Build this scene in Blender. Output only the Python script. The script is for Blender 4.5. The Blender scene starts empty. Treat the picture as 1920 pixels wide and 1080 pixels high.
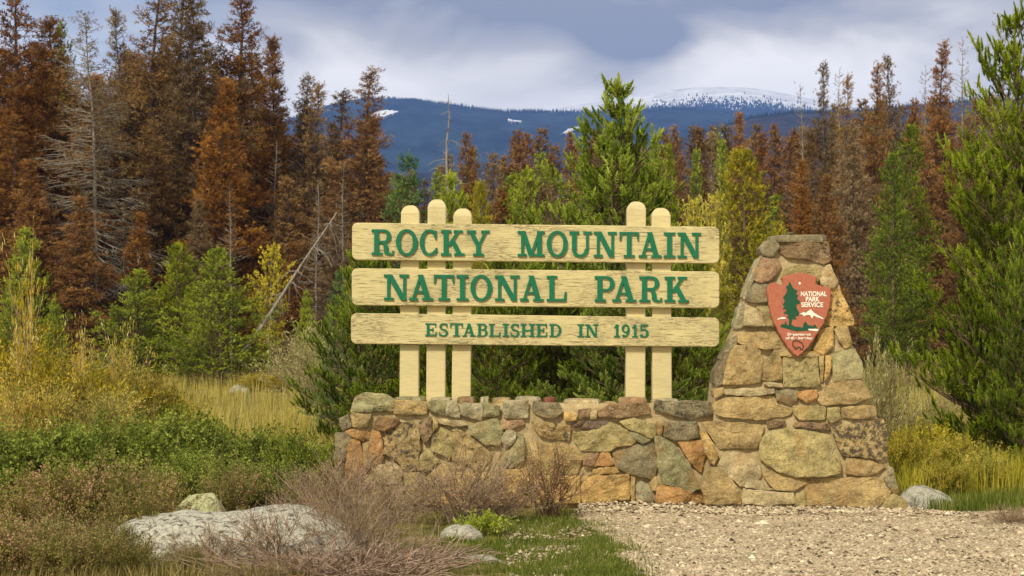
import bpy, math, random
import numpy as np
from mathutils import Vector, Matrix, Euler, noise
from mathutils.geometry import tessellate_polygon

# ------------------------------------------------------------------ camera, world, sun
scene = bpy.context.scene
C = scene.collection
F_PX, HOR, CAMZ = 3200.0, 663.0, 1.6
PITCH = math.atan((HOR - 540.0) / F_PX)
cam_data = bpy.data.cameras.new('camera')
cam_data.lens = 60.0
cam_data.sensor_width = 36.0
cam_data.clip_end = 20000.0
cam_data.clip_start = 0.5
cam_data.dof.use_dof = True
cam_data.dof.focus_distance = 17.6
cam_data.dof.aperture_fstop = 8.0
cam = bpy.data.objects.new('camera', cam_data)
cam.location = (0, 0, CAMZ)
cam.rotation_euler = (math.radians(90) + PITCH, 0, 0)
C.objects.link(cam)
scene.camera = cam

scene.view_settings.view_transform = 'Standard'
scene.view_settings.look = 'None'
scene.view_settings.exposure = 0.68
scene.view_settings.gamma = 1.0
scene.render.engine = 'CYCLES'
cy = scene.cycles
cy.max_bounces = 5
cy.diffuse_bounces = 3
cy.glossy_bounces = 2
cy.transmission_bounces = 3
cy.volume_bounces = 1
cy.transparent_max_bounces = 4
cy.use_denoising = True

SUN_EL, SUN_AZ = math.radians(43), math.radians(205)    # azimuth clockwise from +Y: from behind the camera, a little left

def ray(px, py):
    """unit direction of the photograph's pixel (1920 x 1080) in the world"""
    x = (px - 960.0) / F_PX
    y = (540.0 - py) / F_PX
    c, s = math.cos(PITCH), math.sin(PITCH)
    return Vector((x, c - s * y, s + c * y))

def make_world():
    w = bpy.data.worlds.new('World')
    scene.world = w
    w.use_nodes = True
    nt = w.node_tree
    nt.nodes.clear()
    N, L = nt.nodes.new, nt.links.new
    out = N('ShaderNodeOutputWorld')
    sky = N('ShaderNodeTexSky')
    sky.sky_type = 'NISHITA'
    sky.sun_disc = False
    sky.sun_elevation = SUN_EL
    sky.sun_rotation = SUN_AZ
    bg1 = N('ShaderNodeBackground')
    bg1.inputs['Strength'].default_value = 0.09
    L(sky.outputs[0], bg1.inputs['Color'])
    tc = N('ShaderNodeTexCoord')
    nrm = N('ShaderNodeVectorMath'); nrm.operation = 'NORMALIZE'
    L(tc.outputs['Generated'], nrm.inputs[0])
    mp = N('ShaderNodeMapping')
    mp.inputs['Scale'].default_value = (6.5, 6.5, 15.0)
    mp.inputs['Location'].default_value = (1.3, 0.4, 0.55)
    L(nrm.outputs[0], mp.inputs['Vector'])
    n1 = N('ShaderNodeTexNoise')
    n1.inputs['Scale'].default_value = 1.0
    n1.inputs['Detail'].default_value = 7
    n1.inputs['Roughness'].default_value = 0.52
    n1.inputs['Distortion'].default_value = 0.35
    L(mp.outputs[0], n1.inputs['Vector'])
    # cloud bodies: dark masses hang above a pale band, from about 9 degrees up
    sep = N('ShaderNodeSeparateXYZ'); L(nrm.outputs[0], sep.inputs[0])
    mr = N('ShaderNodeMapRange')
    mr.inputs['From Min'].default_value = 0.15
    mr.inputs['From Max'].default_value = 0.205
    mr.inputs['To Min'].default_value = -0.14
    mr.inputs['To Max'].default_value = 0.13
    L(sep.outputs[2], mr.inputs['Value'])
    acc = N('ShaderNodeMath'); acc.operation = 'ADD'
    L(n1.outputs['Fac'], acc.inputs[0]); L(mr.outputs[0], acc.inputs[1])
    cur = acc.outputs[0]
    def blob(px, py, rad, amt, cur):
        d = ray(px, py).normalized()
        v = N('ShaderNodeVectorMath'); v.operation = 'SUBTRACT'
        L(nrm.outputs[0], v.inputs[0]); v.inputs[1].default_value = d
        sc = N('ShaderNodeVectorMath'); sc.operation = 'MULTIPLY'
        L(v.outputs[0], sc.inputs[0]); sc.inputs[1].default_value = (1, 1, 2.2)
        ln = N('ShaderNodeVectorMath'); ln.operation = 'LENGTH'
        L(sc.outputs[0], ln.inputs[0])
        m = N('ShaderNodeMapRange'); m.interpolation_type = 'SMOOTHSTEP'
        m.inputs['From Min'].default_value = 0.0
        m.inputs['From Max'].default_value = rad
        m.inputs['To Min'].default_value = amt
        m.inputs['To Max'].default_value = 0.0
        L(ln.outputs['Value'], m.inputs['Value'])
        a = N('ShaderNodeMath'); a.operation = 'ADD'
        L(cur, a.inputs[0]); L(m.outputs[0], a.inputs[1])
        return a.outputs[0]
    cur = blob(1195, 72, 0.045, 0.34, cur)
    cur = blob(860, 20, 0.14, 0.13, cur)
    cur = blob(1500, 15, 0.10, 0.10, cur)
    cur = blob(950, 110, 0.06, -0.05, cur)
    cur = blob(1600, 110, 0.12, -0.05, cur)
    cr = N('ShaderNodeValToRGB')
    e = cr.color_ramp.elements
    e[0].position, e[0].color = 0.36, (1.0, 0.93, 0.80, 1)
    e[1].position, e[1].color = 0.74, (0.25, 0.243, 0.232, 1)
    k = e.new(0.49); k.color = (0.78, 0.72, 0.61, 1)
    k = e.new(0.59); k.color = (0.50, 0.46, 0.39, 1)
    L(cur, cr.inputs['Fac'])
    bg2 = N('ShaderNodeBackground')
    bg2.inputs['Strength'].default_value = 1.0
    L(cr.outputs['Color'], bg2.inputs['Color'])
    # thin cover over the blue at the far left, closed cover elsewhere
    cov = blob(90, 40, 0.17, -0.45, None) if False else None
    d = ray(70, 60).normalized()
    v = N('ShaderNodeVectorMath'); v.operation = 'DISTANCE'
    L(nrm.outputs[0], v.inputs[0]); v.inputs[1].default_value = d
    m = N('ShaderNodeMapRange'); m.interpolation_type = 'SMOOTHSTEP'
    m.inputs['From Min'].default_value = 0.03
    m.inputs['From Max'].default_value = 0.17
    m.inputs['To Min'].default_value = 0.60
    m.inputs['To Max'].default_value = 0.97
    L(v.outputs['Value'], m.inputs['Value'])
    mix = N('ShaderNodeMixShader')
    L(m.outputs[0], mix.inputs[0]); L(bg1.outputs[0], mix.inputs[1]); L(bg2.outputs[0], mix.inputs[2])
    L(mix.outputs[0], out.inputs['Surface'])
make_world()

sun_data = bpy.data.lights.new('sun', 'SUN')
sun_data.energy = 2.3
sun_data.angle = math.radians(7)
sun_data.color = (1.0, 0.94, 0.82)
sun = bpy.data.objects.new('sun', sun_data)
sd = Vector((math.sin(SUN_AZ) * math.cos(SUN_EL), math.cos(SUN_AZ) * math.cos(SUN_EL), math.sin(SUN_EL)))
sun.rotation_euler = sd.to_track_quat('Z', 'Y').to_euler()
sun.location = (0, 0, 30)
C.objects.link(sun)

# ------------------------------------------------------------------ helpers
def at(px, py, Y):
    d = ray(px, py)
    return Vector((0, 0, CAMZ)) + d * (Y / d.y)

def X(px, Y):
    return at(px, HOR, Y).x

def smooth(a, b, t):
    t = min(1, max(0, (t - a) / (b - a)))
    return t * t * (3 - 2 * t)

def ground_z(x, y):
    z = 0.85 * smooth(35, 95, y)
    if y > 95:
        z += (min(y, 500) - 95) * 0.018
    z += 0.05 * noise.noise(Vector((x * 0.25, y * 0.25, 0))) * smooth(19, 26, y)
    z += 0.03 * noise.noise(Vector((x * 0.9, y * 0.9, 3))) * (1 - smooth(16.8, 17.5, y))
    if x > 4.3 and y > 17: z += 0.10 * smooth(4.3, 6, x) * (1 - smooth(30, 40, y))
    return z

def srgb(r, g, b):
    f = lambda c: ((c / 255 + 0.055) / 1.055) ** 2.4 if c > 10 else c / 255 / 12.92
    return (f(r), f(g), f(b))

def build_mesh(name, V, faces, tint=None, smooth_shade=False):
    """V (n,3); faces: list of (m,k) index arrays"""
    me = bpy.data.meshes.new(name)
    V = np.asarray(V, dtype=np.float32)
    faces = [np.asarray(f, dtype=np.int32) for f in faces if len(f)]
    tot = np.concatenate([np.full(len(f), f.shape[1], np.int32) for f in faces])
    loops = np.concatenate([f.ravel() for f in faces])
    start = np.concatenate([[0], np.cumsum(tot)[:-1]]).astype(np.int32)
    me.vertices.add(len(V)); me.vertices.foreach_set('co', V.ravel())
    me.loops.add(len(loops)); me.loops.foreach_set('vertex_index', loops)
    me.polygons.add(len(tot)); me.polygons.foreach_set('loop_start', start)
    me.polygons.foreach_set('loop_total', tot)
    me.polygons.foreach_set('use_smooth', np.full(len(tot), smooth_shade))
    if tint is not None:
        a = me.attributes.new('tint', 'FLOAT', 'POINT')
        a.data.foreach_set('value', np.asarray(tint, np.float32))
    me.update(calc_edges=True)
    me.validate()
    return me

def link(name, me, mat=None, parent=None, loc=None, color=None):
    o = bpy.data.objects.new(name, me)
    C.objects.link(o)
    if mat is not None and len(me.materials) == 0:
        me.materials.append(mat)
    if parent is not None:
        o.parent = parent
    if loc is not None:
        o.location = loc
    if color is not None:
        o.color = color
    return o

def tag(o, label=None, cat=None, group=None, kind=None):
    if label: o['label'] = label
    if cat: o['category'] = cat
    if group: o['group'] = group
    if kind: o['kind'] = kind
    return o

def empty(name, loc, label, cat, group=None):
    o = bpy.data.objects.new(name, None)
    C.objects.link(o)
    o.location = loc
    o.empty_display_size = 0.2
    return tag(o, label, cat, group)

# ------------------------------------------------------------------ materials
def new_mat(name):
    m = bpy.data.materials.new(name)
    m.use_nodes = True
    nt = m.node_tree
    nt.nodes.clear()
    return m, nt, nt.nodes.new, nt.links.new

def mat_leaf(name, stops, transl=0.3, rand=0.35, scale_noise=1.3):
    """foliage colour from a per-leaf tint, a little variation through the plant and per plant"""
    m, nt, N, L = new_mat(name)
    out = N('ShaderNodeOutputMaterial')
    at_ = N('ShaderNodeAttribute'); at_.attribute_name = 'tint'
    geo = N('ShaderNodeNewGeometry')
    ns = N('ShaderNodeTexNoise'); ns.inputs['Scale'].default_value = scale_noise
    ns.inputs['Detail'].default_value = 2
    L(geo.outputs['Position'], ns.inputs['Vector'])
    oi = N('ShaderNodeObjectInfo')
    ma = N('ShaderNodeMath'); ma.operation = 'MULTIPLY_ADD'
    L(ns.outputs['Fac'], ma.inputs[0]); ma.inputs[1].default_value = 0.5
    L(at_.outputs['Fac'], ma.inputs[2])
    mb = N('ShaderNodeMath'); mb.operation = 'ADD'
    L(ma.outputs[0], mb.inputs[0]); mb.inputs[1].default_value = -0.25
    cr = N('ShaderNodeValToRGB')
    e = cr.color_ramp.elements
    e[0].position, e[0].color = stops[0][0], (*stops[0][1], 1)
    e[1].position, e[1].color = stops[-1][0], (*stops[-1][1], 1)
    for p, c in stops[1:-1]:
        k = e.new(p); k.color = (*c, 1)
    L(mb.outputs[0], cr.inputs['Fac'])
    hv = N('ShaderNodeHueSaturation')
    mr = N('ShaderNodeMapRange')
    mr.inputs['To Min'].default_value = 1 - rand
    mr.inputs['To Max'].default_value = 1 + rand
    L(oi.outputs['Random'], mr.inputs['Value'])
    L(mr.outputs[0], hv.inputs['Value'])
    L(cr.outputs[0], hv.inputs['Color'])
    if rand > 0:
        f7 = N('ShaderNodeMath'); f7.operation = 'MULTIPLY'; f7.inputs[1].default_value = 7.31; L(oi.outputs['Random'], f7.inputs[0])
        fr = N('ShaderNodeMath'); fr.operation = 'FRACT'; L(f7.outputs[0], fr.inputs[0])
        hr = N('ShaderNodeMapRange'); hr.inputs['To Min'].default_value = 0.5 - rand * 0.015; hr.inputs['To Max'].default_value = 0.5 + rand * 0.03
        L(fr.outputs[0], hr.inputs['Value']); L(hr.outputs[0], hv.inputs['Hue'])
        sr = N('ShaderNodeMapRange'); sr.inputs['To Min'].default_value = 1 + rand * 0.15; sr.inputs['To Max'].default_value = 1 - rand * 0.75
        L(fr.outputs[0], sr.inputs['Value']); L(sr.outputs[0], hv.inputs['Saturation'])
    df = N('ShaderNodeBsdfDiffuse'); tr = N('ShaderNodeBsdfTranslucent')
    L(hv.outputs[0], df.inputs['Color']); L(hv.outputs[0], tr.inputs['Color'])
    mx = N('ShaderNodeMixShader'); mx.inputs[0].default_value = transl
    L(df.outputs[0], mx.inputs[1]); L(tr.outputs[0], mx.inputs[2])
    L(mx.outputs[0], out.inputs['Surface'])
    return m

def mat_noise(name, c1, c2, scale=8, rough=0.9, bump=0.3, detail=6, c3=None, stretch=(1, 1, 1), bdist=0.02, bscale=None):
    m, nt, N, L = new_mat(name)
    out = N('ShaderNodeOutputMaterial')
    bs = N('ShaderNodeBsdfPrincipled')
    bs.inputs['Roughness'].default_value = rough
    bs.inputs['Specular IOR Level'].default_value = 0.25
    geo = N('ShaderNodeNewGeometry')
    mp = N('ShaderNodeMapping'); mp.inputs['Scale'].default_value = stretch
    L(geo.outputs['Position'], mp.inputs['Vector'])
    n = N('ShaderNodeTexNoise'); n.inputs['Scale'].default_value = scale
    n.inputs['Detail'].default_value = detail; n.inputs['Roughness'].default_value = 0.65
    L(mp.outputs[0], n.inputs['Vector'])
    cr = N('ShaderNodeValToRGB'); e = cr.color_ramp.elements
    e[0].position, e[0].color = 0.32, (*c1, 1)
    e[1].position, e[1].color = 0.66, (*c2, 1)
    if c3:
        k = e.new(0.5); k.color = (*c3, 1)
    L(n.outputs['Fac'], cr.inputs['Fac']); L(cr.outputs[0], bs.inputs['Base Color'])
    n2 = N('ShaderNodeTexNoise'); n2.inputs['Scale'].default_value = bscale or scale * 4
    n2.inputs['Detail'].default_value = 6
    L(mp.outputs[0], n2.inputs['Vector'])
    b = N('ShaderNodeBump'); b.inputs['Strength'].default_value = bump
    b.inputs['Distance'].default_value = bdist
    L(n2.outputs['Fac'], b.inputs['Height']); L(b.outputs[0], bs.inputs['Normal'])
    L(bs.outputs[0], out.inputs['Surface'])
    return m

def mat_stone():
    """object colour = the stone's own colour, its alpha = how much dark lichen it carries"""
    m, nt, N, L = new_mat('fieldstone')
    out = N('ShaderNodeOutputMaterial')
    bs = N('ShaderNodeBsdfPrincipled')
    bs.inputs['Roughness'].default_value = 0.92
    bs.inputs['Specular IOR Level'].default_value = 0.2
    geo = N('ShaderNodeNewGeometry'); oi = N('ShaderNodeObjectInfo')
    def nz(scale, detail=6, rough=0.6, dist=0.0):
        n = N('ShaderNodeTexNoise'); n.inputs['Scale'].default_value = scale
        n.inputs['Detail'].default_value = detail; n.inputs['Roughness'].default_value = rough
        n.inputs['Distortion'].default_value = dist
        L(geo.outputs['Position'], n.inputs['Vector']); return n.outputs['Fac']
    big = nz(7, 8, 0.65)
    mr = N('ShaderNodeMapRange'); mr.inputs['From Min'].default_value = 0.3; mr.inputs['From Max'].default_value = 0.7
    mr.inputs['To Min'].default_value = 0.50; mr.inputs['To Max'].default_value = 1.40
    L(big, mr.inputs['Value'])
    fn = N('ShaderNodeMapRange'); fn.inputs['From Min'].default_value = 0.35; fn.inputs['From Max'].default_value = 0.65
    fn.inputs['To Min'].default_value = 0.72; fn.inputs['To Max'].default_value = 1.22
    L(nz(55, 4, 0.7), fn.inputs['Value'])
    mm = N('ShaderNodeMath'); mm.operation = 'MULTIPLY'
    L(mr.outputs[0], mm.inputs[0]); L(fn.outputs[0], mm.inputs[1]); mr = mm
    c1 = N('ShaderNodeVectorMath'); c1.operation = 'SCALE'
    L(oi.outputs['Color'], c1.inputs[0]); L(mr.outputs[0], c1.inputs['Scale'])
    # warm iron bleeding in one part, pale crust in another
    w = N('ShaderNodeMix'); w.data_type = 'RGBA'
    w.inputs['B'].default_value = (0.40, 0.20, 0.06, 1)
    r1 = N('ShaderNodeMapRange'); r1.inputs['From Min'].default_value = 0.52; r1.inputs['From Max'].default_value = 0.72
    r1.inputs['To Max'].default_value = 0.45
    L(nz(4.3, 4, 0.5, 0.6), r1.inputs['Value']); L(r1.outputs[0], w.inputs['Factor']); L(c1.outputs[0], w.inputs['A'])
    p = N('ShaderNodeMix'); p.data_type = 'RGBA'
    p.inputs['B'].default_value = (0.52, 0.47, 0.33, 1)
    r2 = N('ShaderNodeMapRange'); r2.inputs['From Min'].default_value = 0.60; r2.inputs['From Max'].default_value = 0.68
    r2.inputs['To Max'].default_value = 0.75
    L(nz(26, 5, 0.7), r2.inputs['Value']); L(r2.outputs[0], p.inputs['Factor']); L(w.outputs['Result'], p.inputs['A'])
    # dark lichen
    d = N('ShaderNodeMix'); d.data_type = 'RGBA'
    d.inputs['B'].default_value = (0.045, 0.042, 0.032, 1)
    su = N('ShaderNodeMath'); su.operation = 'MULTIPLY_ADD'
    L(oi.outputs['Alpha'], su.inputs[0]); su.inputs[1].default_value = 0.22; L(nz(19, 6, 0.72, 0.2), su.inputs[2])
    r3 = N('ShaderNodeMapRange'); r3.inputs['From Min'].default_value = 0.66; r3.inputs['From Max'].default_value = 0.73
    r3.inputs['To Max'].default_value = 0.85
    L(su.outputs[0], r3.inputs['Value']); L(r3.outputs[0], d.inputs['Factor']); L(p.outputs['Result'], d.inputs['A'])
    L(d.outputs['Result'], bs.inputs['Base Color'])
    n3 = nz(38, 8, 0.7)
    n4 = nz(9, 6, 0.55)
    ad = N('ShaderNodeMath'); ad.operation = 'MULTIPLY_ADD'
    L(n4, ad.inputs[0]); ad.inputs[1].default_value = 2.0; L(n3, ad.inputs[2])
    b = N('ShaderNodeBump'); b.inputs['Strength'].default_value = 1.0; b.inputs['Distance'].default_value = 0.022
    L(ad.outputs[0], b.inputs['Height']); L(b.outputs[0], bs.inputs['Normal'])
    L(bs.outputs[0], out.inputs['Surface'])
    return m

def mat_painted_wood(name, base, wear=0.5):
    m, nt, N, L = new_mat(name)
    out = N('ShaderNodeOutputMaterial')
    bs = N('ShaderNodeBsdfPrincipled')
    bs.inputs['Roughness'].default_value = 0.6
    bs.inputs['Specular IOR Level'].default_value = 0.3
    geo = N('ShaderNodeNewGeometry')
    def nz(stretch, scale, detail=6, rough=0.6, dist=0.0):
        mp = N('ShaderNodeMapping'); mp.inputs['Scale'].default_value = stretch
        L(geo.outputs['Position'], mp.inputs['Vector'])
        n = N('ShaderNodeTexNoise'); n.inputs['Scale'].default_value = scale
        n.inputs['Detail'].default_value = detail; n.inputs['Roughness'].default_value = rough
        n.inputs['Distortion'].default_value = dist
        L(mp.outputs[0], n.inputs['Vector']); return n.outputs['Fac']
    def ramp(v, a, b, lo=0.0, hi=1.0):
        r = N('ShaderNodeMapRange'); r.inputs['From Min'].default_value = a; r.inputs['From Max'].default_value = b
        r.inputs['To Min'].default_value = lo; r.inputs['To Max'].default_value = hi
        L(v, r.inputs['Value']); return r.outputs[0]
    def mul(a, b):
        k = N('ShaderNodeMath'); k.operation = 'MULTIPLY'; L(a, k.inputs[0]); L(b, k.inputs[1]); return k.outputs[0]
    grain = nz((1.6, 1, 26), 3.2, 8, 0.7, 0.15)
    v = N('ShaderNodeMix'); v.data_type = 'RGBA'
    v.inputs['A'].default_value = (*[c * 0.88 for c in base], 1)
    v.inputs['B'].default_value = (*[min(1, c * 1.12) for c in base], 1)
    L(ramp(grain, 0.3, 0.65), v.inputs['Factor'])
    st = N('ShaderNodeMix'); st.data_type = 'RGBA'; st.inputs['B'].default_value = (0.30, 0.25, 0.12, 1)
    L(ramp(nz((0.8, 1, 1.6), 2.3, 6, 0.7), 0.52, 0.74, 0.0, 0.45), st.inputs['Factor']); L(v.outputs['Result'], st.inputs['A']); v = st
    # peeled places that show grey brown wood, running with the grain
    region = ramp(nz((1, 1, 2.2), 1.7, 3, 0.5), 0.46, 0.60)
    fine = ramp(nz((4, 1, 30), 3.5, 7, 0.75), 0.50, 0.58)
    cr = mul(region, fine)
    hair = ramp(nz((2.2, 1, 50), 2.4, 4, 0.6, 0.3), 0.585, 0.63)
    mxx = N('ShaderNodeMath'); mxx.operation = 'MAXIMUM'
    L(cr, mxx.inputs[0]); L(hair, mxx.inputs[1])
    k = N('ShaderNodeMath'); k.operation = 'MULTIPLY'; k.inputs[1].default_value = wear; L(mxx.outputs[0], k.inputs[0])
    w = N('ShaderNodeMix'); w.data_type = 'RGBA'
    w.inputs['B'].default_value = (0.14, 0.10, 0.05, 1)
    L(k.outputs[0], w.inputs['Factor']); L(v.outputs['Result'], w.inputs['A'])
    L(w.outputs['Result'], bs.inputs['Base Color'])
    su = N('ShaderNodeMath'); su.operation = 'MULTIPLY_ADD'
    L(k.outputs[0], su.inputs[0]); su.inputs[1].default_value = -1.2; L(grain, su.inputs[2])
    b = N('ShaderNodeBump'); b.inputs['Strength'].default_value = 0.5; b.inputs['Distance'].default_value = 0.006
    L(su.outputs[0], b.inputs['Height']); L(b.outputs[0], bs.inputs['Normal'])
    L(bs.outputs[0], out.inputs['Surface'])
    return m

def mat_flat(name, col, rough=0.6, var=0.12):
    return mat_noise(name, tuple(c * (1 - var) for c in col), tuple(min(1, c * (1 + var)) for c in col),
                     scale=30, rough=rough, bump=0.12, bdist=0.004)

M = {}
M['stone'] = mat_stone()
M['mortar'] = mat_noise('mortar', (0.30, 0.22, 0.10), (0.52, 0.40, 0.20), 14, bump=0.7, bdist=0.012, bscale=60)
M['cream'] = mat_painted_wood('cream_paint', (0.58, 0.485, 0.225), 0.8)
M['cream_post'] = mat_painted_wood('cream_paint_posts', (0.58, 0.485, 0.235), 0.12)
M['green_letter'] = mat_flat('green_letter_paint', (0.006, 0.135, 0.058), 0.5, 0.15)
M['plaque'] = mat_flat('terracotta_paint', (0.37, 0.115, 0.06), 0.55, 0.15)
M['plaque_edge'] = mat_flat('terracotta_edge', (0.40, 0.13, 0.07), 0.6, 0.2)
M['plaque_green'] = mat_flat('plaque_green_paint', (0.008, 0.07, 0.028), 0.5)
M['white'] = mat_flat('white_paint', (0.78, 0.73, 0.58), 0.5)
M['black'] = mat_flat('black_paint', (0.02, 0.018, 0.012), 0.5)
M['bark_grey'] = mat_noise('weathered_grey_bark', (0.13, 0.11, 0.085), (0.34, 0.30, 0.23), 12, bump=0.5, stretch=(1, 1, 0.3))
M['bark_brown'] = mat_noise('pine_bark', (0.07, 0.045, 0.028), (0.20, 0.13, 0.075), 12, bump=0.5, stretch=(1, 1, 0.3))
M['bark_dark'] = mat_noise('dark_dead_bark', (0.05, 0.035, 0.025), (0.13, 0.09, 0.06), 12, bump=0.5, stretch=(1, 1, 0.3))
M['twig'] = mat_noise('dry_twig', (0.13, 0.08, 0.055), (0.44, 0.31, 0.21), 18, bump=0.2)
M['twig_dark'] = mat_noise('dark_twig', (0.10, 0.055, 0.035), (0.26, 0.16, 0.09), 18, bump=0.2)
M['pine'] = mat_leaf('pine_needles', [(0.0, (0.022, 0.042, 0.004)), (0.4, (0.10, 0.15, 0.008)), (0.7, (0.28, 0.35, 0.020)), (1.0, (0.48, 0.52, 0.07))], 0.28, 0.12)
M['pine_far'] = mat_leaf('pine_needles_bushy', [(0.0, (0.025, 0.045, 0.003)), (0.5, (0.18, 0.24, 0.012)), (1.0, (0.52, 0.56, 0.035))], 0.28, 0.10)
M['spruce'] = mat_leaf('spruce_needles', [(0.0, (0.015, 0.045, 0.010)), (0.5, (0.06, 0.14, 0.025)), (1.0, (0.24, 0.36, 0.08))], 0.22, 0.15)
M['olive'] = mat_leaf('olive_needles', [(0.0, (0.06, 0.07, 0.005)), (0.5, (0.22, 0.21, 0.012)), (1.0, (0.48, 0.38, 0.02))], 0.3, 0.2)
M['rust'] = mat_leaf('rust_needles', [(0.0, (0.070, 0.030, 0.009)), (0.5, (0.21, 0.090, 0.022)), (1.0, (0.46, 0.235, 0.055))], 0.3, 0.17, 0.6)
M['brown'] = mat_leaf('brown_needles', [(0.0, (0.075, 0.042, 0.018)), (0.5, (0.215, 0.120, 0.040)), (1.0, (0.42, 0.27, 0.09))], 0.3, 0.3, 0.6)
M['yellow'] = mat_leaf('yellow_leaves', [(0.0, (0.13, 0.15, 0.010)), (0.5, (0.42, 0.36, 0.03)), (1.0, (0.78, 0.64, 0.09))], 0.35, 0.2)
M['willow'] = mat_leaf('willow_leaves', [(0.0, (0.09, 0.09, 0.008)), (0.35, (0.30, 0.27, 0.018)), (0.6, (0.60, 0.48, 0.040)), (0.85, (0.62, 0.37, 0.03)), (1.0, (0.82, 0.74, 0.26))], 0.35, 0.2)
M['juniper'] = mat_leaf('juniper_leaves', [(0.0, (0.03, 0.055, 0.005)), (0.5, (0.19, 0.24, 0.018)), (1.0, (0.48, 0.52, 0.06))], 0.3, 0.15)
M['redleaf'] = mat_leaf('red_brown_leaves', [(0.0, (0.09, 0.10, 0.015)), (0.4, (0.27, 0.26, 0.05)), (0.68, (0.44, 0.32, 0.11)), (0.85, (0.52, 0.28, 0.16)), (1.0, (0.66, 0.38, 0.25))], 0.3, 0.15)
M['paleleaf'] = mat_leaf('pale_leaves', [(0.0, (0.16, 0.15, 0.03)), (0.5, (0.42, 0.38, 0.10)), (1.0, (0.70, 0.62, 0.26))], 0.35, 0.15)
M['gold_grass'] = mat_leaf('golden_grass', [(0.0, (0.22, 0.19, 0.03)), (0.5, (0.46, 0.37, 0.075)), (1.0, (0.70, 0.60, 0.20))], 0.35, 0.0, 0.25)
M['green_grass'] = mat_leaf('green_grass', [(0.0, (0.05, 0.07, 0.010)), (0.5, (0.14, 0.19, 0.025)), (1.0, (0.38, 0.35, 0.09))], 0.35, 0.0, 1.0)
M['dry_grass'] = mat_leaf('dry_grass', [(0.0, (0.10, 0.09, 0.02)), (0.5, (0.26, 0.21, 0.06)), (1.0, (0.50, 0.40, 0.17))], 0.3, 0.0, 0.8)

# ------------------------------------------------------------------ setting: ground
def mat_ground():
    m, nt, N, L = new_mat('meadow_soil')
    out = N('ShaderNodeOutputMaterial'); bs = N('ShaderNodeBsdfPrincipled')
    bs.inputs['Roughness'].default_value = 1.0
    bs.inputs['Specular IOR Level'].default_value = 0.1
    geo = N('ShaderNodeNewGeometry')
    def nz(s, d=6):
        n = N('ShaderNodeTexNoise'); n.inputs['Scale'].default_value = s; n.inputs['Detail'].default_value = d
        n.inputs['Roughness'].default_value = 0.65
        L(geo.outputs['Position'], n.inputs['Vector']); return n.outputs['Fac']
    cr = N('ShaderNodeValToRGB'); e = cr.color_ramp.elements
    e[0].position, e[0].color = 0.35, (0.07, 0.075, 0.018, 1)
    e[1].position, e[1].color = 0.65, (0.28, 0.21, 0.075, 1)
    L(nz(2.2), cr.inputs['Fac'])
    # forest floor beyond about 66 m
    sep = N('ShaderNodeSeparateXYZ'); L(geo.outputs['Position'], sep.inputs[0])
    ad = N('ShaderNodeMath'); ad.operation = 'MULTIPLY_ADD'
    L(nz(0.12, 3), ad.inputs[0]); ad.inputs[1].default_value = 20; L(sep.outputs[1], ad.inputs[2])
    mr = N('ShaderNodeMapRange'); mr.inputs['From Min'].default_value = 80; mr.inputs['From Max'].default_value = 96
    L(ad.outputs[0], mr.inputs['Value'])
    mx = N('ShaderNodeMix'); mx.data_type = 'RGBA'
    mx.inputs['B'].default_value = (0.05, 0.035, 0.016, 1)
    L(mr.outputs[0], mx.inputs['Factor']); L(cr.outputs[0], mx.inputs['A'])
    L(mx.outputs['Result'], bs.inputs['Base Color'])
    b = N('ShaderNodeBump'); b.inputs['Strength'].default_value = 0.6; b.inputs['Distance'].default_value = 0.03
    L(nz(30), b.inputs['Height']); L(b.outputs[0], bs.inputs['Normal'])
    L(bs.outputs[0], out.inputs['Surface'])
    return m

def build_ground():
    ys = list(np.concatenate([np.arange(-30, 8, 4), np.arange(8, 30, 0.35), np.arange(30, 110, 2.5),
                              np.arange(110, 500, 25), np.geomspace(500, 9000, 14)]))
    xs_f = np.concatenate([np.linspace(-1, -0.12, 22), np.linspace(-0.11, 0.11, 60), np.linspace(0.12, 1, 22)])
    V = []
    for y in ys:
        half = 60 + max(0, y) * 0.9
        for f in xs_f:
            x = f * half
            V.append((x, y, ground_z(x, y)))
    nx = len(xs_f)
    F = []
    for j in range(len(ys) - 1):
        for i in range(nx - 1):
            a = j * nx + i
            F.append((a, a + 1, a + nx + 1, a + nx))
    o = link('ground', build_mesh('ground', V, [np.array(F)], smooth_shade=True), mat_ground())
    tag(o, 'olive and straw coloured meadow soil under the plants', None, None, 'structure')
build_ground()

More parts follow.
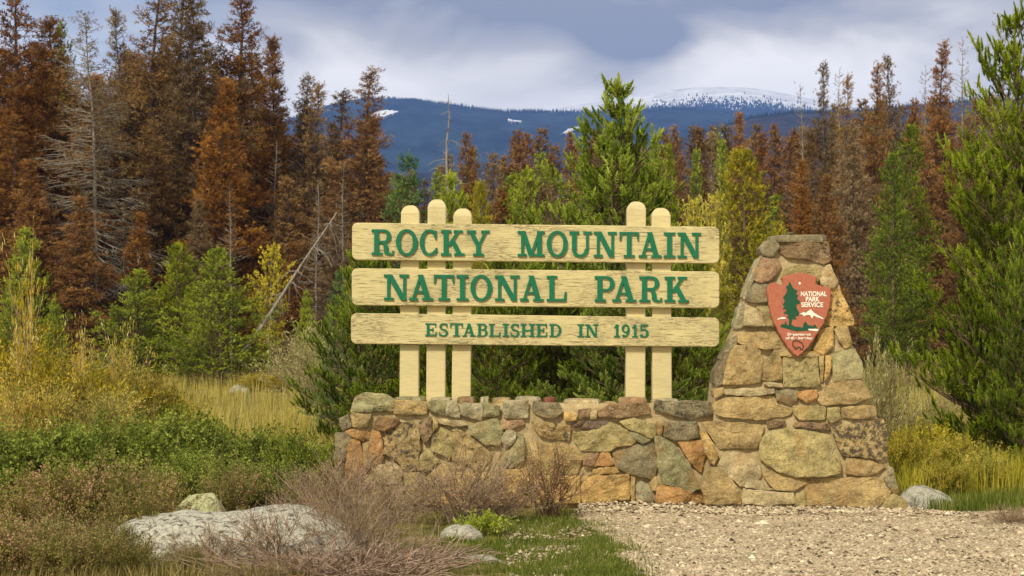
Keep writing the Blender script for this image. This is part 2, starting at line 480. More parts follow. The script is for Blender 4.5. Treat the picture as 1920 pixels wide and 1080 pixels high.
# gravel pull-in in front of the pier; its outline on the ground in metres
def mat_gravel():
    m, nt, N, L = new_mat('crushed_gravel')
    out = N('ShaderNodeOutputMaterial'); bs = N('ShaderNodeBsdfPrincipled')
    bs.inputs['Roughness'].default_value = 0.95
    bs.inputs['Specular IOR Level'].default_value = 0.15
    geo = N('ShaderNodeNewGeometry')
    vo = N('ShaderNodeTexVoronoi'); vo.inputs['Scale'].default_value = 55
    L(geo.outputs['Position'], vo.inputs['Vector'])
    sp = N('ShaderNodeSeparateColor'); L(vo.outputs['Color'], sp.inputs[0])
    cr = N('ShaderNodeValToRGB'); e = cr.color_ramp.elements
    e[0].position, e[0].color = 0.0, (0.22, 0.155, 0.085, 1)
    e[1].position, e[1].color = 1.0, (0.72, 0.60, 0.42, 1)
    k = e.new(0.12); k.color = (0.36, 0.27, 0.155, 1)
    k = e.new(0.8); k.color = (0.50, 0.39, 0.235, 1)
    L(sp.outputs[0], cr.inputs['Fac'])
    n = N('ShaderNodeTexNoise'); n.inputs['Scale'].default_value = 1.6; n.inputs['Detail'].default_value = 5
    L(geo.outputs['Position'], n.inputs['Vector'])
    mr = N('ShaderNodeMapRange'); mr.inputs['From Min'].default_value = 0.3; mr.inputs['From Max'].default_value = 0.7
    mr.inputs['To Min'].default_value = 0.72; mr.inputs['To Max'].default_value = 1.15
    L(n.outputs['Fac'], mr.inputs['Value'])
    sc = N('ShaderNodeVectorMath'); sc.operation = 'SCALE'
    L(cr.outputs[0], sc.inputs[0]); L(mr.outputs[0], sc.inputs['Scale'])
    L(sc.outputs[0], bs.inputs['Base Color'])
    b = N('ShaderNodeBump'); b.inputs['Strength'].default_value = 0.8; b.inputs['Distance'].default_value = 0.012
    L(vo.outputs['Distance'], b.inputs['Height']); b.invert = True
    L(b.outputs[0], bs.inputs['Normal'])
    L(bs.outputs[0], out.inputs['Surface'])
    return m

def gy(py):                                  # distance of a flat ground point seen at that row
    return CAMZ * F_PX / (py - HOR)
def gp(px, py):
    Y = gy(py)
    return (X(px, Y), Y)
GRAVEL_LEFT = [gp(1085, 946), gp(1065, 965), gp(1105, 985), gp(1140, 1010), gp(1160, 1040), gp(1185, 1071), (0.9, 11.0), (0.2, 8.0), (-3, 3), (-6, -5)]
def gravel_left_x(y):
    pts = GRAVEL_LEFT
    for (x0, y0), (x1, y1) in zip(pts, pts[1:]):
        if y1 <= y <= y0:
            return x0 + (x1 - x0) * (y0 - y) / max(1e-6, y0 - y1)
    return pts[0][0] if y > pts[0][1] else pts[-1][0]
def gravel_far_y(x):
    # front of wall and pier, then bends back behind the little rock to the right
    xr = X(1690, 17.6)
    if x < xr: return 17.95
    return 17.95 - 0.75 * smooth(xr, xr + 0.5, x) - 1.0 * smooth(xr + 0.4, xr + 1.5, x) * 0.5
def edge_wob(y):
    return 0.16 * noise.noise(Vector((y * 1.6, 1, 1))) + 0.10 * noise.noise(Vector((y * 5.5, 4, 1)))
def in_gravel(x, y):
    return x > gravel_left_x(y) + edge_wob(y) and y < gravel_far_y(x) + 0.1 * noise.noise(Vector((x * 2.5, 5, 1)))
def build_gravel():
    V, F = [], []
    ys = list(np.arange(-5, 12, 0.5)) + list(np.arange(12, 17.96, 0.12))
    nx = 60
    for y in ys:
        x0 = gravel_left_x(y) + edge_wob(y)
        for i in range(nx):
            t = (i / (nx - 1)) ** 1.3
            x = x0 + (9.0 - x0) * t
            lim = gravel_far_y(x) + 0.1 * noise.noise(Vector((x * 2.5, 5, 1)))
            V.append((x, min(y, lim), 0))
    for j in range(len(ys) - 1):
        for i in range(nx - 1):
            a = j * nx + i
            F.append((a, a + 1, a + nx + 1, a + nx))
    V = [(x, y, ground_z(x, y) + 0.006 + 0.004 * noise.noise(Vector((x * 3, y * 3, 0)))) for x, y, z in V]
    o = link('gravel_path', build_mesh('gravel_path', V, [np.array(F)], smooth_shade=True), mat_gravel())
    tag(o, 'tan crushed gravel pull-in in front of the stone pier', None, None, 'structure')
build_gravel()

# ------------------------------------------------------------------ mountains
def mat_mountain(name, snow_lo, snow_hi, forest, snow_amt):
    m, nt, N, L = new_mat(name)
    out = N('ShaderNodeOutputMaterial'); bs = N('ShaderNodeBsdfPrincipled')
    bs.inputs['Roughness'].default_value = 1.0
    bs.inputs['Specular IOR Level'].default_value = 0.05
    geo = N('ShaderNodeNewGeometry')
    def nz(s, d=6, st=(1, 1, 1), r=0.6):
        mp = N('ShaderNodeMapping'); mp.inputs['Scale'].default_value = st
        L(geo.outputs['Position'], mp.inputs['Vector'])
        n = N('ShaderNodeTexNoise'); n.inputs['Scale'].default_value = s; n.inputs['Detail'].default_value = d
        n.inputs['Roughness'].default_value = r
        L(mp.outputs[0], n.inputs['Vector']); return n.outputs['Fac']
    sep = N('ShaderNodeSeparateXYZ'); L(geo.outputs['Position'], sep.inputs[0])
    fo = N('ShaderNodeMix'); fo.data_type = 'RGBA'
    fo.inputs['A'].default_value = (*[c * 0.25 for c in forest], 1)
    fo.inputs['B'].default_value = (*[c * 1.9 for c in forest], 1)
    mrf = N('ShaderNodeMapRange'); mrf.inputs['From Min'].default_value = 0.35; mrf.inputs['From Max'].default_value = 0.65
    L(nz(0.012, 10, (1, 0.5, 0.7), 0.75), mrf.inputs['Value']); L(mrf.outputs[0], fo.inputs['Factor'])
    # snow: height plus broken edge, minus dark tree specks
    ma = N('ShaderNodeMath'); ma.operation = 'MULTIPLY_ADD'
    L(nz(0.006, 8, (1, 1, 2.5), 0.65), ma.inputs[0]); ma.inputs[1].default_value = snow_amt; L(sep.outputs[2], ma.inputs[2])
    mr = N('ShaderNodeMapRange'); mr.inputs['From Min'].default_value = snow_lo; mr.inputs['From Max'].default_value = snow_hi
    L(ma.outputs[0], mr.inputs['Value'])
    sn = N('ShaderNodeMapRange'); sn.inputs['From Min'].default_value = 0.35; sn.inputs['From Max'].default_value = 0.62
    sn.inputs['To Min'].default_value = 0.50; sn.inputs['To Max'].default_value = 0.93
    L(nz(0.02, 8, (0.6, 0.6, 2.0), 0.7), sn.inputs['Value'])
    snc = N('ShaderNodeCombineColor')
    for i in range(3): L(sn.outputs[0], snc.inputs[i])
    mx = N('ShaderNodeMix'); mx.data_type = 'RGBA'
    L(mr.outputs[0], mx.inputs['Factor']); L(fo.outputs['Result'], mx.inputs['A']); L(snc.outputs[0], mx.inputs['B'])
    L(mx.outputs['Result'], bs.inputs['Base Color'])
    b = N('ShaderNodeBump'); b.inputs['Strength'].default_value = 0.7; b.inputs['Distance'].default_value = 8
    L(nz(0.03, 6, (1, 1, 0.5)), b.inputs['Height']); L(b.outputs[0], bs.inputs['Normal'])
    L(bs.outputs[0], out.inputs['Surface'])
    return m

def crest_fn(pts, Y):
    px = [p[0] for p in pts]; py = [p[1] for p in pts]
    xs = [X(p, Y) for p in px]
    zs = [CAMZ + (HOR - q) * Y / F_PX * 1.0 for q in py]
    return lambda x: float(np.interp(x, xs, zs))

def build_mountain(name, pts, Yc, Y0, back, mat, label, rough=10, seed=0):
    cf = crest_fn(pts, Yc)
    xs = np.linspace(X(-900, Yc), X(2800, Yc), 260)
    rows = [(Y0 + (Yc - Y0) * (i / 34.0), i / 34.0) for i in range(35)] + [(Yc + back * i / 8.0, 1 - (i / 8.0) ** 1.4) for i in range(1, 9)]
    V, F = [], []
    for (y, t) in rows:
        for x in xs:
            h = cf(x)
            base = ground_z(x, 500)
            s = t * t * (3 - 2 * t) * 0.45 + 0.55 * t
            gul = noise.fractal(Vector((x * 0.0022 + seed, y * 0.0011, 0)), 0.8, 2.1, 5) * rough * 3.0 * t * (1 - t) * 4
            z = base - 6 + (h - base + 6) * s + gul + noise.noise(Vector((x * 0.012, y * 0.012, seed))) * rough * 0.25 * min(1, 3 * t)
            V.append((x, y, z))
    nx = len(xs)
    for j in range(len(rows) - 1):
        for i in range(nx - 1):
            a = j * nx + i
            F.append((a, a + 1, a + nx + 1, a + nx))
    o = link(name, build_mesh(name, V, [np.array(F)], smooth_shade=True), mat)
    tag(o, label, None, None, 'structure')
    return cf

RIDGE = [(-900, 250), (-300, 230), (200, 270), (480, 262), (560, 225), (640, 198), (700, 188), (780, 191), (860, 202), (940, 212), (1010, 212), (1100, 214), (1180, 213), (1260, 207), (1340, 214), (1400, 222), (1450, 222), (1540, 220), (1700, 222), (2100, 230), (2800, 190)]
DOME = [(-900, 260), (600, 250), (900, 225), (985, 209), (1040, 203), (1100, 192), (1150, 184), (1210, 175), (1260, 167), (1320, 161), (1380, 161), (1440, 166), (1500, 178), (1560, 193), (1700, 214), (2000, 240), (2800, 260)]
FORE = [(-900, 330), (700, 330), (1000, 310), (1250, 275), (1330, 245), (1400, 222), (1480, 211), (1600, 208), (1800, 190), (2100, 170), (2800, 150)]
zc = lambda py, Y: CAMZ + (HOR - py) * Y / F_PX
ridge_cf = build_mountain('forested_mountain', RIDGE, 5200, 1800, 900, mat_mountain('far_forest_slope', 9000, 9100, (0.018, 0.032, 0.034), 0), 'dark blue forested mountain ridge behind the trees', 16, 1)
build_mountain('snowy_mountain', DOME, 7400, 4400, 1500, mat_mountain('alpine_snow_slope', zc(236, 7400) + 65, zc(226, 7400) + 65, (0.018, 0.030, 0.032), 130), 'rounded snow covered mountain top under grey cloud', 14, 5)
fore_cf = build_mountain('wooded_foothill', FORE, 2600, 1100, 600, mat_mountain('near_forest_slope', 9000, 9100, (0.032, 0.030, 0.036), 0), 'lower purple brown wooded hill before the snowy mountain', 9, 9)

# snow patches lying on the ridge (clearings), draped a little above the slope
def build_far_trees():
    rng = np.random.default_rng(5)
    V, F = [], []
    def cone(x, y, z, h, r):
        i = len(V)
        for k in range(4):
            a = k * math.pi / 2 + 0.4
            V.append((x + r * math.cos(a), y + r * math.sin(a), z - 3))
        V.append((x, y, z + h))
        for k in range(4):
            F.append((i + k, i + (k + 1) % 4, i + 4))
    for px in np.arange(500, 1900, 0.8):
        for r_ in range(2):
            Y = 5200 - rng.uniform(0, 160)
            x = X(px + rng.uniform(-1, 1), Y)
            t = (Y - 1800) / 3400.0
            z = ground_z(x, 500) - 6 + (ridge_cf(x) - ground_z(x, 500) + 6) * (t * t * (3 - 2 * t) * 0.45 + 0.55 * t)
            cone(x, Y, z, rng.uniform(5, 19), rng.uniform(2.0, 4.0))
    for px in np.arange(1250, 1900, 1.4):
        Y = 2600 - rng.uniform(0, 60)
        x = X(px, Y)
        t = (Y - 1100) / 1500.0
        z = ground_z(x, 500) - 6 + (fore_cf(x) - ground_z(x, 500) + 6) * (t * t * (3 - 2 * t) * 0.45 + 0.55 * t)
        cone(x, Y, z, rng.uniform(4, 10), rng.uniform(1.0, 1.8))
    dome_cf = crest_fn(DOME, 7400)
    for _ in range(5200):
        px = rng.uniform(1000, 1600); top = float(np.interp(px, [p[0] for p in DOME], [p[1] for p in DOME]))
        py = top + 6 + (rng.beta(4.2, 1.0)) * 44
        d = ray(px, py)
        for Y in np.arange(6000, 7400, 12.0):
            x = d.x * Y / d.y; z = CAMZ + d.z * Y / d.y; t = (Y - 4400) / 3000.0
            b = ground_z(x, 500)
            zz = b - 6 + (dome_cf(x) - b + 6) * (t * t * (3 - 2 * t) * 0.45 + 0.55 * t) + noise.fractal(Vector((x * 0.0022 + 5, Y * 0.0011, 0)), 0.8, 2.1, 5) * 42.0 * t * (1 - t) * 4
            if z < zz:
                cone(x, Y, zz, rng.uniform(5, 15), rng.uniform(2.5, 5.5)); break
    o = link('distant_forest', build_mesh('distant_forest', V, [np.array(F)]), mat_flat('distant_tree_green', (0.015, 0.024, 0.016), 1.0, 0.3))
    tag(o, 'tiny dark conifers fringing the far mountain ridges', None, None, 'stuff')
build_far_trees()

def build_snowfields():
    m = mat_noise('old_snow', (0.70, 0.72, 0.76), (0.90, 0.90, 0.91), 0.02, bump=0.2, bdist=2)
    for poly, lab in (([(680, 226), (694, 213), (708, 208), (722, 206), (748, 208), (735, 213), (716, 219), (700, 224)], 'white snow patch on the ridge beside the tall rust pines'),
                      ([(952, 223), (962, 225), (974, 226), (979, 228), (966, 228), (954, 226)], 'small snow patch below the dip of the far ridge'),
                      ([(1052, 250), (1066, 241), (1085, 237), (1094, 236), (1078, 243), (1062, 249)], 'slanting snow patch on the ridge next to the big green pine')):
        fine = []
        for (a0, b0), (a1, b1) in zip(poly, poly[1:] + poly[:1]):
            for k_ in range(6):
                t_ = k_ / 6; xx, yy = a0 + (a1 - a0) * t_, b0 + (b1 - b0) * t_
                fine.append((xx + 2.2 * noise.noise(Vector((xx * 0.9, yy, 1))), yy + 2.4 * noise.noise(Vector((xx, yy * 0.9, 7)))))
        poly = fine
        V, F = [], []
        Yc, Y0 = 5200, 1800
        for (px, py) in poly:
            # march along the ray until it meets the ridge slope
            d = ray(px, py); P = None
            for Y in np.arange(2600, 5200, 6.0):
                x = d.x * Y / d.y; z = CAMZ + d.z * Y / d.y
                t = (Y - Y0) / (Yc - Y0)
                b = ground_z(x, 500)
                s = t * t * (3 - 2 * t) * 0.45 + 0.55 * t
                gul = noise.fractal(Vector((x * 0.0022 + 1, Y * 0.0011, 0)), 0.8, 2.1, 5) * 16 * 3.0 * t * (1 - t) * 4
                zz = b - 6 + (ridge_cf(x) - b + 6) * s + gul + 6
                if z < zz:
                    P = (x, Y, z); break
            V.append(P if P else (d.x * 5150 / d.y, 5150, CAMZ + d.z * 5150 / d.y))
        c = np.mean(np.array(V), axis=0); n = len(V)
        V2 = list(V) + [tuple(c)] + [(x, y + 14, z - 5) for x, y, z in V]
        F = [(i, (i + 1) % n, n) for i in range(n)] + [(i, n + 1 + i, n + 1 + (i + 1) % n) for i in range(n)] + [(i, n + 1 + (i + 1) % n, (i + 1) % n) for i in range(n)]
        o = link('snow_patch', build_mesh('snow_patch', V2, [np.array(F)]), m)
        tag(o, lab, None, None, 'structure')
build_snowfields()

# the air between here and the mountains
def build_haze():
    x, y0, y1, z0, z1 = 9500, -40, 9800, -30, 1230
    V = [(-x, y0, z0), (x, y0, z0), (x, y1, z0), (-x, y1, z0), (-x, y0, z1), (x, y0, z1), (x, y1, z1), (-x, y1, z1)]
    F = [(0, 3, 2, 1), (4, 5, 6, 7), (0, 1, 5, 4), (1, 2, 6, 5), (2, 3, 7, 6), (3, 0, 4, 7)]
    m, nt, N, L = new_mat('air')
    out = N('ShaderNodeOutputMaterial'); v = N('ShaderNodeVolumePrincipled')
    v.inputs['Color'].default_value = (0.22, 0.42, 1.0, 1)
    v.inputs['Density'].default_value = 0.000105
    v.inputs['Anisotropy'].default_value = 0.0
    L(v.outputs[0], out.inputs['Volume'])
    o = link('haze', build_mesh('haze', V, [np.array(F)]), m)
    tag(o, 'thin blue mountain air', None, None, 'stuff')
build_haze()

# ------------------------------------------------------------------ stone wall and pier
WALL_Y = 17.72
def on_wall(px, py, off=0.0):
    return at(px, py, WALL_Y - off)
P0, PS = 17.52, 0.115                      # the pier's front leans back
def on_pier(px, py, off=0.0):
    d = ray(px, py)
    # Y = P0 - off + PS*z ; z = CAMZ + d.z*t ; Y = d.y*t
    t = (P0 - off + PS * CAMZ) / (d.y - PS * d.z)
    return Vector((0, 0, CAMZ)) + d * t

COL = {
 'tan': (0.42, 0.30, 0.125), 'pale': (0.47, 0.37, 0.19), 'gold': (0.55, 0.36, 0.125), 'orange': (0.45, 0.25, 0.09),
 'grey': (0.26, 0.215, 0.115), 'green': (0.32, 0.285, 0.135), 'brown': (0.25, 0.165, 0.08), 'lgrey': (0.41, 0.35, 0.20),
 'olive': (0.37, 0.295, 0.12), 'pink': (0.42, 0.265, 0.14), 'dark': (0.15, 0.115, 0.08), 'red': (0.22, 0.07, 0.045),
}
srng = random.Random(11)

def resample(poly, step, jit, seed):
    out = []
    n = len(poly)
    # round the corners a little
    P = []
    for i in range(n):
        a, b, c = Vector(poly[i - 1]), Vector(poly[i]), Vector(poly[(i + 1) % n])
        d1, d2 = (a - b), (c - b)
        k1 = min(0.15, 0.010 / max(1e-4, d1.length)); k2 = min(0.15, 0.010 / max(1e-4, d2.length))
        P.append(b + d1 * k1); P.append(b + d2 * k2)
    n = len(P)
    for i in range(n):
        a, b = P[i], P[(i + 1) % n]
        m = max(1, int(round((b - a).length / step)))
        for k in range(m):
            p = a + (b - a) * (k / m)
            q = Vector((p.x * 14, p.y * 14, seed))
            out.append(Vector((p.x + jit * noise.noise(q), p.y + jit * noise.noise(q + Vector((9, 9, 9))))))
    return out

def add_stone(poly_px, onf, parent, color, lichen=0.0, prot=None, depth=0.16, name='stone', base_off=0.0):
    mx_ = sum(p[0] for p in poly_px) / len(poly_px); my_ = sum(p[1] for p in poly_px) / len(poly_px)
    poly_px = [(px + 1.3 * (px - mx_) / max(1, math.hypot(px - mx_, py - my_)), py + 1.3 * (py - my_) / max(1, math.hypot(px - mx_, py - my_))) for px, py in poly_px]
    pw = [onf(px, py, base_off) for px, py in poly_px]
    seed = srng.uniform(0, 100)
    prot = prot if prot is not None else srng.uniform(0.030, 0.056)
    P2 = resample([(p.x, p.z) for p in pw], 0.035, 0.012, seed)
    cx = sum(p.x for p in P2) / len(P2); cz = sum(p.y for p in P2) / len(P2)
    if onf is on_pier: yof = lambda z: P0 - base_off + PS * z
    else: yof = lambda z: WALL_Y - base_off
    tx, tz = srng.uniform(-0.05, 0.05), srng.uniform(-0.06, 0.03)
    n = len(P2)
    size = math.sqrt(sum((p - Vector((cx, cz))).length_squared for p in P2) / n)
    planes = []
    for _ in range(4):
        a_ = srng.uniform(0, 6.283); g_ = srng.uniform(0.15, 0.5)
        planes.append((math.cos(a_) * g_, math.sin(a_) * g_, srng.uniform(0.25, 0.8) * size * g_))
    V, F = [], []
    rings = [(0.02, 1.0, -depth, 0), (0.014, 1.0, -0.004, 0), (-0.006, 1.0, prot * 0.45, 0.3), (-0.004, 1.0, prot * 0.93, 1), (0.008, 1.0, prot * 1.02, 1),
             (0.0, 0.78, prot * 1.05, 1), (0.0, 0.56, prot * 1.08, 1), (0.0, 0.34, prot * 1.10, 1), (0.0, 0.15, prot * 1.10, 1)]
    for inset, sc, off, w in rings:
        for p in P2:
            v = Vector((p.x - cx, p.y - cz)); r = v.length
            q = v * sc * (1 - min(0.3, inset / max(r, 1e-4)))
            x, z = q.x, q.y
            wx, wz = x + cx, z + cz
            rel = 0.020 * noise.noise(Vector((wx * 6, wz * 6, seed))) + 0.012 * noise.noise(Vector((wx * 17, wz * 17, seed))) + 0.010 * abs(noise.noise(Vector((wx * 11, wz * 11, seed + 5))))
            cut = max(0.0, max(a_ * x + b_ * z - c_ for a_, b_, c_ in planes)); cut = min(cut, prot * 0.75)
            y = -off - w * (rel + tx * x + tz * z - cut)
            V.append((x, y + yof(wz) - yof(cz), z))
    V.append((0, -prot * 1.1 - 0.012 * noise.noise(Vector((cx * 7, cz * 7, seed))), 0))
    for k in range(len(rings) - 1):
        for i in range(n):
            j = (i + 1) % n
            a = k * n
            F.append((a + i, a + j, a + n + j, a + n + i))
    last = (len(rings) - 1) * n
    T = [(last + i, last + (i + 1) % n, len(V) - 1) for i in range(n)]
    # orientation: make sure front faces the camera
    area = sum(P2[i].x * P2[(i + 1) % n].y - P2[(i + 1) % n].x * P2[i].y for i in range(n))
    if area < 0:
        F = [f[::-1] for f in F]; T = [t[::-1] for t in T]
    me = build_mesh(name, V, [np.array(F), np.array(T)], smooth_shade=True)
    sm = np.zeros(len(me.polygons), bool)
    me.polygons.foreach_set('use_smooth', sm)
    k = srng.uniform(0.9, 1.12)
    c = tuple(x * k for x in COL[color])
    return link(name, me, M['stone'], parent, (cx, yof(cz), cz), (*c, lichen))

def loft_core(levels, name, parent, nseg=(36, 10), amp=0.018):
    """levels: (z, xl, xr, yf, yb)"""
    a, b = nseg
    V, F = [], []
    lv = []
    for (l0, l1) in zip(levels, levels[1:]):
        m = max(1, int((l1[0] - l0[0]) / 0.05))
        for k in range(m):
            t = k / m
            lv.append(tuple(l0[i] + (l1[i] - l0[i]) * t for i in range(5)))
    lv.append(levels[-1])
    for (z, xl, xr, yf, yb) in lv:
        ring = [(xl + (xr - xl) * i / a, yf) for i in range(a)] + [(xr, yf + (yb - yf) * i / b) for i in range(b)] + \
               [(xr + (xl - xr) * i / a, yb) for i in range(a)] + [(xl, yb + (yf - yb) * i / b) for i in range(b)]
        for x, y in ring:
            nx = noise.noise_vector(Vector((x * 5, y * 5, z * 5))) * amp
            V.append((x + nx.x, y + nx.y, z + nx.z * 0.5))
    n = 2 * a + 2 * b
    for k in range(len(lv) - 1):
        for i in range(n):
            j = (i + 1) % n
            F.append((k * n + i, k * n + j, (k + 1) * n + j, (k + 1) * n + i))
    # top cap: strips between front and back
    top = (len(lv) - 1) * n
    for i in range(a):
        f0, f1 = top + i, top + i + 1
        b0, b1 = top + 2 * a + b - i, top + 2 * a + b - i - 1
        F.append((f0, f1, b1 if b1 < top + n else top, b0 if b0 < top + n else top))
    me = build_mesh(name, V, [np.array(F)], smooth_shade=True)
    return link(name, me, M['mortar'], parent)

wall = empty('stone_wall', (X(1000, 18), 18.0, 0), 'long low wall of mortared fieldstones carrying the park sign', 'wall')
pier = empty('stone_pier', (X(1500, 18), 17.95, 0), 'tapering fieldstone pier bearing the arrowhead plaque', 'pier')
wall_inv = Matrix.Translation(wall.location).inverted()
def child(o, p):
    o.matrix_parent_inverse = Matrix.Translation(p.location).inverted()
    return o

c = loft_core([(-0.1, X(640, 17.8), X(1360, 17.8), WALL_Y + 0.022, 18.36), (0.55, X(640, 17.8), X(1360, 17.8), WALL_Y + 0.022, 18.36),
               (0.85, X(650, 17.8), X(1360, 17.8), WALL_Y + 0.022, 18.34), (1.075, X(668, 17.8), X(1360, 17.8), WALL_Y + 0.03, 18.32)], 'mortar', wall, (60, 8), 0.012)
child(c, wall)

R1 = lambda P: [(620 + x * .2592, 700 + y * .2592) for x, y in P]
R2 = lambda P: [(1000 + x * .2408, 700 + y * .2408) for x, y in P]
R3 = lambda P: [(1300 + x * .2871, 660 + y * .2871) for x, y in P]
R4 = lambda P: [(1320 + x * .2408, 420 + y * .2408) for x, y in P]
def pp(flat): return [(flat[i], flat[i + 1]) for i in range(0, len(flat), 2)]

W = []
def w(R, flat, col, lich=0.0, **k): W.append((R(pp(flat)), col, lich, k))
TOP = dict(depth=0.30)
w(R1, [145,270, 185,165, 250,145, 400,155, 465,190, 465,268, 160,280], 'green', 0.35, **TOP)
w(R1, [468,195, 690,205, 690,295, 465,292], 'tan', 0.1, **TOP)
w(R1, [708,200, 835,198, 833,300, 770,290, 715,250], 'green', 0.1, **TOP)
w(R1, [841,200, 912,210, 938,318, 841,303], 'lgrey', 0.0, **TOP)
w(R1, [945,215, 1105,220, 1090,340, 945,300], 'lgrey', 0.0, **TOP)
w(R1, [1112,213, 1222,233, 1215,300, 1107,310], 'green', 0.45, **TOP)
w(R1, [1255,200, 1420,196, 1426,240, 1420,320, 1255,325], 'lgrey', 0.0, **TOP)
w(R2, [-2,285, 0,225, 190,230, 230,300, 150,352, 60,328], 'grey', 0.0, **TOP)
w(R1, [65,330, 130,295, 145,385, 90,410], 'grey', 0.5, depth=0.5)
w(R1, [150,298, 290,300, 265,390, 155,385], 'tan', 0.1)
w(R1, [315,370, 350,320, 500,325, 480,370, 400,415, 315,400], 'brown', 0.4)
w(R1, [780,335, 960,345, 1000,380, 920,380, 800,367], 'pale', 0.1)
w(R1, [640,370, 662,330, 725,320, 730,430, 685,512, 652,440], 'brown', 0.6)
w(R1, [738,330, 768,340, 770,385, 742,430], 'tan', 0)
w(R1, [1005,380, 1100,350, 1205,330, 1235,400, 1225,515, 1120,510, 1010,440], 'green', 0.05)
w(R1, [1242,345, 1390,335, 1395,370, 1290,405, 1244,395], 'pink', 0.3)
w(R2, [-10,380, 100,385, 290,405, 270,520, 150,505, 60,490, 20,440], 'tan', 0.6)
w(R1, [100,415, 165,408, 270,425, 280,465, 225,488, 150,455], 'orange', 0.2)
w(R1, [35,440, 90,430, 158,470, 120,510, 98,700, 55,780, 30,640, 40,560], 'grey', 0.15, depth=0.55)
w(R1, [125,500, 160,478, 215,500, 238,690, 200,800, 108,790, 110,620], 'orange', 0.1)
w(R1, [232,505, 275,490, 272,660, 290,680, 250,700, 236,600], 'tan', 0.1)
w(R1, [300,420, 350,412, 375,520, 380,620, 305,660, 280,600, 288,500], 'orange', 0.15)
w(R1, [395,430, 450,375, 600,352, 638,420, 645,520, 638,690, 590,705, 520,690, 490,630, 388,580, 400,500], 'tan', 0.75)
w(R1, [655,590, 710,545, 740,600, 790,630, 700,705, 652,690], 'olive', 0.0)
w(R1, [740,450, 790,392, 870,430, 898,480, 888,560, 860,608, 735,555], 'olive', 0.5)
w(R1, [868,422, 912,398, 990,450, 1150,570, 1130,690, 1060,710, 1000,650, 920,690, 880,620, 905,500], 'tan', 0.45)
w(R1, [330,672, 450,650, 520,700, 508,800, 330,795], 'pale', 0.1)
w(R1, [705,745, 820,645, 868,710, 862,800, 705,800], 'tan', 0.1)
w(R1, [1232,470, 1290,402, 1338,432, 1326,500, 1262,543], 'lgrey', 0.2)
w(R1, [1345,440, 1390,450, 1402,520, 1392,620, 1310,680, 1240,668, 1285,570, 1345,500], 'green', 0.35)
w(R1, [1440,512, 1500,507, 1508,600, 1480,730, 1446,720], 'tan', 0.1)
w(R1, [530,722, 640,722, 688,900, 560,935], 'olive', 0.1)
w(R1, [880,722, 1040,722, 1045,870, 885,895], 'gold', 0.1)
w(R1, [1055,730, 1225,700, 1232,850, 1060,860], 'tan', 0.2)
w(R1, [1245,700, 1430,700, 1435,860, 1250,860], 'gold', 0.1)
w(R1, [25,820, 210,815, 215,950, 28,950], 'grey', 0.1, depth=0.5)
w(R1, [225,815, 515,815, 530,950, 230,950], 'tan', 0.1)
w(R1, [560,945, 700,905, 860,815, 870,950], 'gold', 0.1)
w(R1, [885,910, 1235,870, 1240,955, 890,955], 'gold', 0.1)
w(R1, [1255,875, 1440,870, 1440,955, 1255,955], 'orange', 0.1)
w(R2, [240,300, 330,310, 320,365, 242,360], 'gold', 0.0, **TOP)
w(R2, [355,280, 442,280, 440,340, 355,345], 'brown', 0.1, **TOP)
w(R2, [447,300, 488,293, 488,350, 447,352], 'pale', 0.0, **TOP)
w(R2, [497,300, 600,240, 890,233, 905,320, 800,330, 620,345, 512,337], 'brown', 0.35, **TOP)
w(R2, [955,208, 1130,222, 1250,206, 1395,238, 1395,330, 1210,350, 1050,312, 945,290], 'grey', 0.6, **TOP)
w(R2, [370,430, 420,376, 580,370, 575,402, 450,433], 'dark', 0.1)
w(R2, [300,408, 330,385, 405,375, 365,400, 320,412], 'dark', 0.0)
w(R2, [312,458, 420,455, 590,387, 650,402, 720,442, 788,520, 760,558, 640,568, 590,603, 380,598, 322,530], 'olive', 0.15)
w(R2, [670,380, 770,342, 830,370, 950,392, 955,460, 915,508, 810,445, 740,430], 'olive', 0.1)
w(R2, [748,455, 790,445, 905,515, 845,545, 800,512], 'green', 0.0)
w(R2, [1030,372, 1270,377, 1275,503, 1120,515, 1015,490], 'grey', 0.5)
w(R2, [958,382, 1002,382, 998,480, 965,478], 'tan', 0.0)
w(R2, [1120,532, 1240,517, 1320,540, 1330,640, 1305,772, 1240,710, 1190,640], 'orange', 0.3)
w(R2, [620,612, 700,572, 930,547, 958,720, 932,838, 860,800, 740,778, 662,738], 'grey', 0.05)
w(R2, [942,492, 990,492, 1090,562, 1200,692, 1292,890, 1230,918, 1100,870, 1003,850, 970,700], 'green', 0.05)
w(R2, [545,607, 585,622, 622,708, 478,718, 505,650], 'orange', 0.05)
w(R2, [0,550, 200,555, 310,580, 390,640, 330,780, 0,790], 'tan', 0.1)
w(R2, [402,645, 500,622, 470,708, 385,712], 'pink', 0.1)
w(R2, [475,742, 648,724, 658,773, 462,788], 'gold', 0.1)
w(R2, [400,803, 738,788, 748,870, 742,985, 640,982, 540,1015, 380,1010, 368,930], 'gold', 0.15)
w(R2, [758,800, 788,797, 788,985, 760,988], 'olive', 0.1)
w(R2, [797,880, 840,842, 895,880, 932,990, 900,1015, 797,1012], 'lgrey', 0.0)
w(R2, [905,855, 958,805, 985,870, 958,908, 925,905], 'tan', 0.0)
w(R2, [960,900, 1000,872, 1120,888, 1230,927, 1296,932, 1322,1005, 960,1015], 'orange', 0.1)
w(R2, [0,800, 355,800, 360,1005, 0,1005], 'gold', 0.1)
for poly, col, lich, k in W:
    child(add_stone(poly, on_wall, wall, col, lich, **k), wall)

